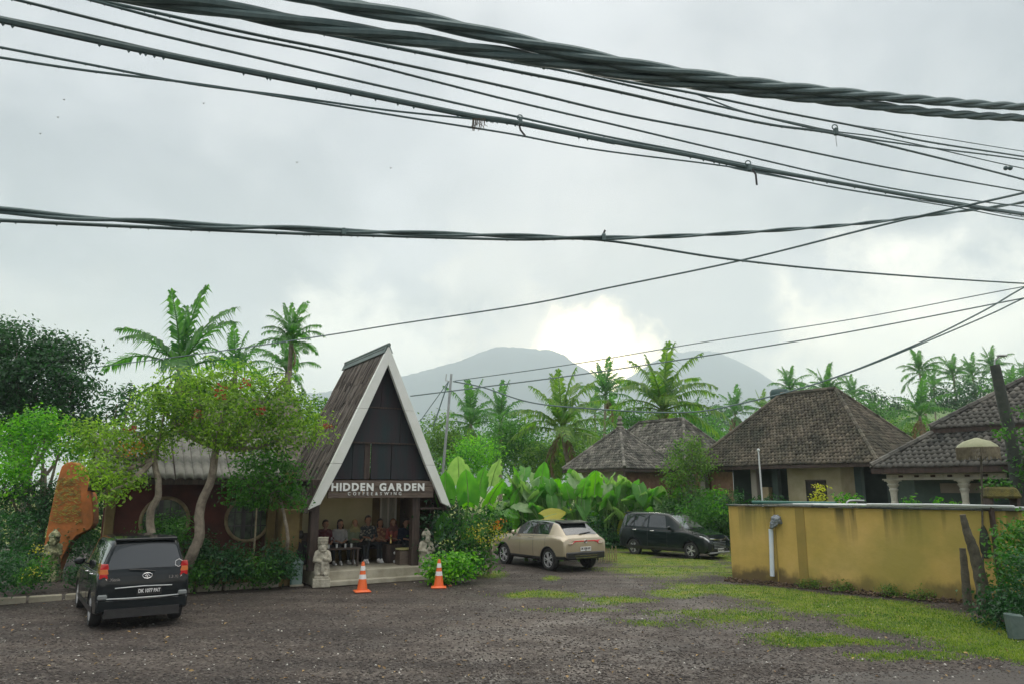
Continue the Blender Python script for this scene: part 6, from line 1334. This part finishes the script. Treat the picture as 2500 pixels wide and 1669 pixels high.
for (px, py, rx, ry, D, m, lab) in [(1995, 1208, 18, 24, 23.5, LF_YEL, 'yellow green spiky plant before the window of the cream room'), (2060, 1218, 28, 14, 23, LF_BRIGHT, 'bright low leaves over the wall right of the cream room'), (2225, 1222, 22, 10, 20.5, LF_BRIGHT, 'small leafy tuft above the middle of the wall'), (2305, 1226, 26, 9, 19.8, LF_BRIGHT, 'leafy tuft above the wall near the right column'), (1880, 1225, 40, 10, 25, LF_DARK, 'dark low plants over the left part of the wall')]:
    tree('wall_top_plant', lab, 'plant', [PC(px, py, rx, ry, D)], .14, m, False, .7, asp=.3)
# bamboo stakes
for i in range(9):
    q = G(1462 + i * 5.5, 1372 - (i % 3)); h = random.uniform(.35, .75); mb = MB(); mb.tube([(0, 0, -.05), (random.uniform(-.05, .05), 0, h)], (.022, .018), 7)
    tag(mb.build('bamboo_stake', mat('pale_bamboo', (.35, .28, .15), (.2, .16, .09), 9, .7), None, True, loc=q), ['first', 'second', 'third', 'fourth', 'middle', 'sixth', 'seventh', 'eighth', 'last'][i] + ' bamboo stake counted from the beige car toward the black one', 'stake', 'bamboo stakes between the cars')
# foot-of-wall weeds and right edge bushes
for (x, lab) in ((2.35, 'dry weed tuft at the wall foot right of the downpipe'), (3.2, 'low weed tuft at the foot of the middle of the wall'), (4.4, 'dark weeds at the foot of the right part of the wall'), (5.1, 'weed clump at the wall foot left of the stump')):
    q = WW(x, 0, .15); tree('wall_foot_weed', lab, 'weed', [((q.x, q.y, .1), (.28, .12, .16)), ((q.x + .2, q.y, .06), (.2, .1, .10))], .05, LF_OLIVE, False, .7)
tree('dark_bush', 'dark bush with yellow green top at the right edge before the wall end', 'shrub', [PC(2480, 1320, 40, 45, 16), PC(2462, 1380, 32, 34, 15.6), PC(2505, 1400, 40, 60, 15.5), PC(2505, 1290, 30, 40, 16), PC(2510, 1480, 36, 50, 15.3)], .10, LF_MID, False, .8)
tree('dark_bush', 'black green undergrowth in the bottom right corner by the marker stone', 'shrub', [PC(2440, 1480, 40, 50, 15), PC(2480, 1520, 45, 45, 14.5), PC(2540, 1450, 60, 90, 14.5)], .09, LF_DARK, False, .9)
tree('creeper', 'green creeper climbing the leaning pole at the right edge', 'creeper', [PC(2500, 1040, 16, 45, 18.4), PC(2442, 1050, 10, 26, 18.6), PC(2500, 1130, 22, 40, 18.8), PC(2445, 1185, 34, 24, 18.8)], .10, LF_MID, False, .45)
ts = thing('thatched_shrine', 'small yellowed thatch shrine roof behind the right end of the wall', 'shrine', Vector((P(2440, 1185, 17.5).x, 17.5, 0)), -.2)
zz = P(2440, 1215, 17.5).z; mb = MB(); mb.add([(-.36, -.3, zz), (.36, -.3, zz), (.36, .3, zz), (-.36, .3, zz), (-.28, -.2, zz + .26), (.28, -.2, zz + .26), (.28, .2, zz + .26), (-.28, .2, zz + .26)], [(0, 1, 5, 4), (1, 2, 6, 5), (2, 3, 7, 6), (3, 0, 4, 7), (4, 5, 6, 7), (3, 2, 1, 0)]); mb.build('thatch', mat('yellow_thatch', (.15, .13, .03), (.06, .06, .02), 9, .95, bump=1), ts, bevel=.05)
for x in (-.28, .28): mb = MB(); mb.box((x, 0, zz / 2), (.07, .4, zz)); mb.build('post', WOOD_D, ts)

# ---- palms: (px, py, distance, frond length m)
palm(440, 902, 33, 4.0, 'tall coconut palm left of the A-frame with a long arching frond', LF_PALM, 13, 3, trunk_r=.2)
palm(575, 905, 40, 2.6, 'half hidden palm between the two tall left palms', LF_PALM, 14, 12)
# areca type palm with narrow crown
palm(712, 830, 31, 1.75, 'slender feathery palm with dense upright crown beside the A-frame', LF_PALM, 20, 21, trunk_r=.12, name='areca_palm')
palm(700, 905, 34, 1.9, 'lower palm tuft behind the slender one beside the A-frame', LF_PALM, 14, 22, trunk_r=.1, name='areca_palm')
PL = [(1150, 1020, 62, 4.2, LF_PALM, 16, 'left of the two small palms above the shrubs behind the steel pole'), (1222, 1012, 68, 4.0, LF_PALM, 15, 'second small palm right of the steel pole'), (1372, 1035, 46, 4.2, LF_PALM_Y, 20, 'full yellowish palm left of the pavilion roof'), (1478, 950, 80, 4.3, LF_PALM, 17, 'slim palm against the bright gap between the mountains'),
      (1452, 995, 110, 3.8, LF_PALM_Y, 13, 'thin stemmed pale palm below the slim one'), (1618, 985, 48, 4.6, LF_PALM_Y, 23, 'largest bushy palm behind the tiled ridge roof'), (1500, 1030, 88, 4.2, LF_PALM, 14, 'palm half hidden left of the largest bushy palm'), (1690, 1045, 60, 3.4, LF_PALM, 12, 'palm right of the largest bushy palm'), (1795, 995, 95, 3.9, LF_PALM, 16, 'palm above the left slope of the large roof'),
      (1862, 985, 120, 3.9, LF_PALM_Y, 14, 'pale palm left of the water tank'), (1928, 935, 105, 4.0, LF_PALM, 16, 'palm directly above the ridge of the large roof'), (1955, 955, 125, 3.4, LF_PALM, 12, 'small palm right of the water tank'), (2018, 945, 85, 4.0, LF_PALM, 17, 'dense palm above the right end of the large ridge'), (2082, 955, 110, 3.8, LF_PALM, 15, 'palm right of the large roof ridge'),
      (2245, 895, 105, 4.1, LF_PALM, 18, 'tall palm leftmost of the hilltop row'), (2280, 930, 125, 3.9, LF_PALM, 15, 'shorter palm close right of the leftmost hilltop palm'), (2328, 905, 110, 4.0, LF_PALM, 17, 'palm in the middle of the hilltop row'), (2375, 905, 118, 4.1, LF_PALM, 15, 'palm just left of the leaning pole'), (2422, 885, 115, 4.0, LF_PALM, 15, 'palm behind the leaning pole'),
      (2245, 1000, 60, 3.4, LF_PALM, 14, 'lower palm standing in the dip between the two dark roofs'), (2475, 925, 120, 3.8, LF_PALM, 13, 'palm at the far right edge of the hilltop row'), (2500, 905, 130, 3.8, LF_PALM, 12, 'last palm cut by the right picture edge'), (2130, 990, 120, 3.3, LF_PALM, 12, 'small palm on the hillside right of the large roof')]
for i, (px, py, D, Rm, m, nf, lab) in enumerate(PL):
    palm(px, py + 14, D, Rm * .92, lab if 'palm' in lab else lab, m, nf, 100 + i, lean=((i * 37) % 5 - 2) * .5, coconuts=(i in (2, 5, 6)), trunk_r=.16)
# ---- mid and far broadleaf masses
FAR = [([(1080, 1050, 42, 42), (1110, 1085, 55, 40), (1060, 1110, 40, 50)], 48, LF_OLIVE, 'rounded tree directly right of the A-frame behind the steel pole'), ([(1165, 1100, 50, 34), (1140, 1130, 60, 30)], 44, LF_BRIGHT, 'brighter green tree mass above the elephant ears'),
       ([(1255, 1050, 45, 42), (1290, 1080, 50, 40), (1225, 1085, 45, 45), (1260, 1120, 60, 40)], 52, LF_MID, 'dark domed tree left of the yellowish palm'), ([(1350, 1110, 60, 45), (1400, 1110, 50, 40), (1320, 1130, 50, 35)], 50, LF_OLIVE, 'green thicket under the yellowish palm'),
       ([(1440, 1075, 70, 30), (1400, 1060, 40, 25)], 100, LF_OLIVE, 'distant tree belt left of the pavilion apex'), ([(1540, 1060, 60, 35), (1600, 1060, 70, 40), (1560, 1020, 40, 30)], 60, LF_MID, 'thick greenery under the largest bushy palm'), ([(1660, 1040, 50, 40), (1715, 1060, 35, 34)], 75, LF_MID, 'greenery right of the largest palm'),
       ([(1735, 1015, 38, 32), (1760, 1050, 40, 40)], 170, LF_DARK, 'bluish distant tree in the gap left of the large roof'), ([(2060, 1000, 40, 30), (2110, 1010, 45, 35), (2160, 1030, 45, 40)], 95, LF_MID, 'tree mass right of the large roof ridge'), ([(2120, 975, 25, 25), (2170, 990, 35, 20)], 120, LF_DARK, 'dark crown on the hill skyline right of the large roof'),
       ([(2190, 1060, 50, 35), (2140, 1070, 40, 30), (2240, 1060, 40, 30)], 70, LF_OLIVE, 'bushes in the dip between the two dark roofs'), ([(2350, 965, 50, 30), (2300, 975, 45, 28), (2400, 960, 45, 30)], 105, LF_DARK, 'dark wooded skyline under the hilltop palms'), ([(2460, 950, 45, 34), (2500, 945, 45, 36)], 90, LF_MID, 'trees behind the upper roof at the right edge'),
       ([(760, 1010, 30, 30), (790, 990, 20, 24)], 40, LF_MID, 'tree crown behind the left slope of the A-frame')]
for i, (cl, D, m, lab) in enumerate(FAR):
    tree('broadleaf_tree', lab, 'tree', [PC(*c, D) for c in cl], max(.16, D * .0042), m, None, .7, 'trees beyond the houses', limbs=False)
# low far wood closing the horizon
cl = []
for i in range(46):
    px = 600 + i * 44; D = random.uniform(130, 175); cl.append(PC(px, 1120 - random.uniform(-10, 55), random.uniform(35, 60), random.uniform(35, 60), D))
Cp, Np = clump_pts(cl, .55, .75); keep = Cp[:, 2] > 0
tag(link('far_woods', leaves_mesh('far_woods', Cp[keep], Np[keep], .75), None, LF_MID), 'far band of mixed trees closing the valley', 'woods', None, 'stuff')

# ================================================================== CABLES
def cd(px, Y0, sl=.675): return Y0 / max(.3, (1 - sl * (px - 1250) / F))
def cable(pts, w, label, Y0=6.0, strands=1, sl=.675, group='overhead cables along the road', name='overhead_cable', twist=.55, cat='cable', depth=None, drops=True):
    W = [P(px, py, depth(px) if depth else cd(px, Y0, sl)) for px, py in pts]
    cu = catmull(W, 10)
    r = w / 2 / F * (Y0 if not depth else depth(1250))
    base = cu[0]; L = [v - base for v in cu]
    if strands == 1:
        mb = MB(); mb.tube(L, r, 7)
        if drops:
            for k in range(0, len(L) - 1):
                if random.random() < .45: q = L[k].lerp(L[k + 1], random.random()); mb.ball(q - Vector((0, 0, r * 1.1)), (r * .5, r * .5, r * .7), 5)
        o = mb.build(name, CABLE, None, True, loc=base); return tag(o, label, cat, group)
    t = thing(name, label, cat, base, 0, group); dense = []
    for i in range(len(L) - 1):
        n = max(1, int((L[i + 1] - L[i]).length / .05)); dense += [L[i].lerp(L[i + 1], k / n) for k in range(n)]
    dense.append(L[-1]); rs = r * (.56 if strands > 2 else .55); of = r * (.52 if strands > 2 else .50)
    for s in range(strands):
        pp_, acc = [], 0
        for i, q in enumerate(dense):
            if i: acc += (q - dense[i - 1]).length
            d = (dense[min(i + 1, len(dense) - 1)] - dense[max(i - 1, 0)]).normalized(); sd = d.cross(Vector((0, 0, 1))).normalized(); up = sd.cross(d); a = acc / twist * 2 * math.pi + 2 * math.pi * s / strands
            pp_.append(q + (sd * math.cos(a) + up * math.sin(a)) * of)
        mb = MB(); mb.tube(pp_, rs, 8); mb.build('strand', CABLE, t, True)
    return t
k = 1.0643
dsp = lambda l: [(a * k, b * k) for a, b in l]
cable(dsp([(300, -90), (560, -40), (760, 5), (1000, 52), (1250, 108), (1500, 158), (1750, 194), (2000, 220), (2200, 236), (2349, 245), (2700, 255)]), 38, 'thickest twisted cable bundle, uppermost of all the overhead lines', 6, 3, twist=2.6)
cable(dsp([(-200, -120), (200, -30), (450, 10), (700, 55), (900, 84), (1100, 116), (1300, 146), (1500, 181), (1750, 213), (1950, 236), (2080, 252), (2200, 263), (2349, 271), (2700, 285)]), 36, 'second thick twisted bundle running just under the uppermost one', 6.1, 3, twist=2.3)
cable(dsp([(60, -40), (400, 15), (650, 42), (900, 90), (1150, 125), (1400, 158), (1600, 190)]), 22, 'thin bundle hugging the underside of the second thick bundle on the left', 6.2, 3, twist=3.4)
TH = [([(300, -25), (560, 30), (798, 84), (1250, 173), (1473, 217), (1729, 274), (1888, 306), (2037, 327), (2234, 372), (2500, 439), (2800, 520)], 9, 'cable leaving the thick bundle and passing the small clip at upper right'),
      ([(1050, 112), (1250, 152), (1356, 170), (1516, 205), (1676, 242), (1782, 266), (2037, 325), (2234, 356), (2500, 391), (2800, 440)], 7, 'thin cable just under the thick bundle that meets the upper right clip'),
      ([(1000, 90), (1250, 141), (1356, 160), (1516, 197), (1697, 229), (1910, 274), (2101, 311), (2261, 346), (2500, 383), (2800, 430)], 8, 'cable closest under the thick bundle on the right'),
      ([(1910, 273), (2101, 309), (2300, 338), (2500, 370), (2800, 415)], 4, 'hair thin wire splitting off above the others at upper right'),
      ([(1697, 229), (1809, 271), (1942, 301), (2037, 321), (2200, 345), (2500, 412), (2800, 470)], 5, 'thin wire dipping to the upper right clip'),
      ([(100, -28), (180, -12), (383, 32), (638, 88), (904, 141), (1250, 216), (1516, 279), (1782, 330), (2154, 407), (2500, 468), (2800, 525)], 7, 'upper of the two parallel thin cables crossing the middle of the sky'),
      ([(100, -30), (200, -5), (505, 74), (798, 133), (1064, 200), (1250, 247), (1516, 309), (1782, 372), (2122, 450), (2335, 484), (2500, 505), (2800, 540)], 6, 'lower of the two parallel thin cables crossing the middle of the sky'),
      ([(-60, -20), (40, 0), (213, 43), (372, 82), (638, 144), (904, 205), (1250, 283), (1463, 330), (1654, 367), (1814, 400), (2000, 436), (2300, 488), (2500, 520), (2800, 560)], 6, 'thin cable above the thick single cable with hanging tapes'),
      ([(-60, 34), (0, 48), (266, 106), (532, 160), (851, 223), (1144, 282), (1250, 298), (1463, 340), (1676, 378), (1835, 410), (2048, 447), (2314, 495), (2500, 524), (2800, 568)], 14, 'thick single cable carrying the hanging tapes'),
      ([(-60, 28), (0, 42), (213, 85), (450, 138), (800, 208), (1000, 252)], 5, 'thin wire lying on the thick single cable at left'),
      ([(-60, 104), (0, 116), (213, 157), (479, 207), (692, 234), (958, 271), (1250, 303), (1500, 352)], 5, 'upper of the two thin crossing wires at left'),
      ([(-60, 133), (0, 141), (213, 173), (479, 205), (692, 238), (1011, 290), (1250, 328), (1463, 367), (1809, 412), (2048, 460), (2341, 508), (2500, 537), (2800, 580)], 5, 'lowest thin cable of the upper group'),
      ([(1780, 408), (1835, 420), (2101, 468), (2341, 503), (2500, 530), (2800, 572)], 4, 'fine wire starting at the right tape clip')]
for p_, w, lab in TH: cable(p_, w, lab, 6.4)
cable([(-120, 505), (0, 513), (186, 532), (372, 541), (532, 553), (692, 556), (835, 564), (1064, 571), (1250, 576), (1473, 581), (1729, 573), (1942, 559), (2101, 546), (2261, 527), (2367, 513), (2500, 494), (2800, 440)], 14, 'twisted pair cable sagging across the middle of the picture', 8, 2, group='lower overhead cables', twist=2.4)
cable([(-120, 530), (0, 538), (319, 553), (692, 569), (835, 573), (1250, 585), (1473, 587), (1782, 633), (2101, 665), (2500, 692), (2800, 705)], 7, 'smooth cable below the twisted pair dropping away to the right', 8.1, group='lower overhead cables')
lin = lambda a, b_: (lambda px: 1 / ((1 / a) + (1 / b_ - 1 / a) * (px / 2500)))
cable([(2700, 420), (2500, 471), (2182, 543), (1809, 636), (1490, 702), (1277, 745), (958, 793), (788, 820), (511, 860), (223, 897), (150, 905)], 4, 'long single wire descending leftwards behind the palms', depth=lin(34, 10), group='thin service wires', drops=False)
cable([(2700, 672), (2500, 700), (2100, 776), (1700, 838), (1400, 888), (1110, 929)], 2.2, 'faint upper wire running to the slim steel pole', depth=lin(36, 24), group='thin service wires', drops=False)
cable([(2700, 690), (2500, 728), (1990, 825), (1490, 903), (1170, 945), (1002, 966)], 3, 'wire running down to the right bargeboard of the A-frame', depth=lin(24, 18), group='thin service wires', drops=False)
cable([(2700, 600), (2500, 702), (2400, 760), (2235, 841), (2022, 926), (1810, 984), (1660, 1006), (1420, 995), (1290, 980), (1180, 945), (1106, 930)], 3.2, 'sagging service wire from the steel pole to the right edge', depth=lin(34, 20), group='thin service wires', drops=False)
cable([(2700, 640), (2500, 728), (2400, 775), (2150, 880), (2022, 927)], 2.8, 'second wire joining the sagging service wire at right', depth=lin(34, 20), group='thin service wires', drops=False)
cable([(1095, 930), (1078, 980), (1058, 1040)], 3, 'stay wire slanting left from the slim steel pole', depth=lambda p: 29.9, group='thin service wires', drops=False)
cable([(1095, 930), (1070, 965), (1025, 1028)], 2, 'thinner stay wire slanting far left from the slim steel pole', depth=lambda p: 29.9, group='thin service wires', drops=False)
# clips, tapes and balls on the cables
def clip(px, py, Y0, label, tape=None, ring=True, wire=None):
    D = cd(px, Y0) - .03; b_ = P(px, py, D); t = thing('cable_clip', label, 'clip', b_); s = D / F
    mb = MB(); mb.box((0, 0, 0), (10 * s, 12 * s, 20 * s)); mb.build('clamp', CABLE, t, bevel=2 * s)
    if ring: mb = MB(); mb.tube([(7 * s * math.cos(a) - 2 * s, 0, 13 * s + 7 * s * math.sin(a)) for a in [2 * math.pi * i / 12 for i in range(13)]], 1.6 * s, 5, False); mb.build('ring', CABLE, t)
    if tape: mb = MB(); [mb.bar(Vector((a[0] * s, 0, -a[1] * s)), Vector((b2[0] * s, .002, -b2[1] * s)), 5 * s, 1.2 * s, (0, 1, 0)) for a, b2 in zip(tape, tape[1:])]; mb.build('tape', BLACKPL, t)
    if wire: mb = MB(); mb.tube([(0, 0, 0), (-2 * s, 0, -wire * .6 * s), (-1 * s, 0, -wire * s)], 1.0 * s, 5); mb.build('loose_wire', BRACKET, t)
clip(1271, 298, 6.3, 'clip with ring and black tape hanging right of the frayed tuft', [(-4, 8), (0, 24), (12, 40)])
clip(1829, 410, 6.3, 'clip with a long black tape hanging at right of centre', [(8, 4), (16, 18), (17, 48)])
clip(2041, 322, 6.3, 'small clip with fine wire hanging near the upper right', None, True, 42)
clip(1328, 160, 6.3, 'small clip under the thick twisted bundle', None, False)
clip(840, 566, 8, 'small clip on the twisted pair left of centre', None, False)
clip(1474, 580, 8, 'small clip where the smooth cable leaves the twisted pair', [(-1, -8), (4, -20)], False)
b_ = P(1168, 292, cd(1168, 6.35)); s = b_.y / F; mb = MB(); rr0 = random.Random(9)
for i in range(26):
    x = rr0.uniform(-16, 18); mb.tube([(x * s, 0, 3 * s), ((x + rr0.uniform(-4, 4)) * s, 0, -rr0.uniform(8, 16) * s), ((x + rr0.uniform(-7, 7)) * s, 0, -rr0.uniform(16, 34) * s)], .7 * s, 4)
tag(mb.build('frayed_tuft', mat('frayed_fibre', (.16, .13, .1), (.1, .08, .06)), None, loc=b_), 'frayed brown fibre tuft hanging from the thick single cable', 'tuft')
b_ = P(2460, 411, cd(2460, 6.4)); s = b_.y / F; t = thing('marker_balls', 'pair of small dark balls on a wire at the far right', 'balls', b_)
for x in (-5, 7): mb = MB(); mb.ball((x * s, 0, 0), 6 * s, 10); mb.build('ball', CABLE, t, True)
for i, (px, py, lab) in enumerate([(156, 244, 'highest of the three birds at the left'), (141, 287, 'middle of the three birds at the left'), (98, 327, 'lowest of the three birds at the left'), (497, 253, 'single bird left of centre under the cables'), (725, 397, 'bird above the low twisted cable'), (954, 411, 'bird left of the mountain high in the sky')]):
    q = P(px, py, 60); mb = MB(); mb.ball((0, 0, 0), (.045, .10, .04), 6); mb.add([(0, .05, .01), (0, -.05, .01), (.17, -.03, .06), (-.17, -.03, .05)], [(0, 1, 2), (1, 0, 3)])
    tag(mb.build('bird', BLACKPL, None, loc=q), 'tiny dark ' + lab, 'bird', 'birds in the sky')
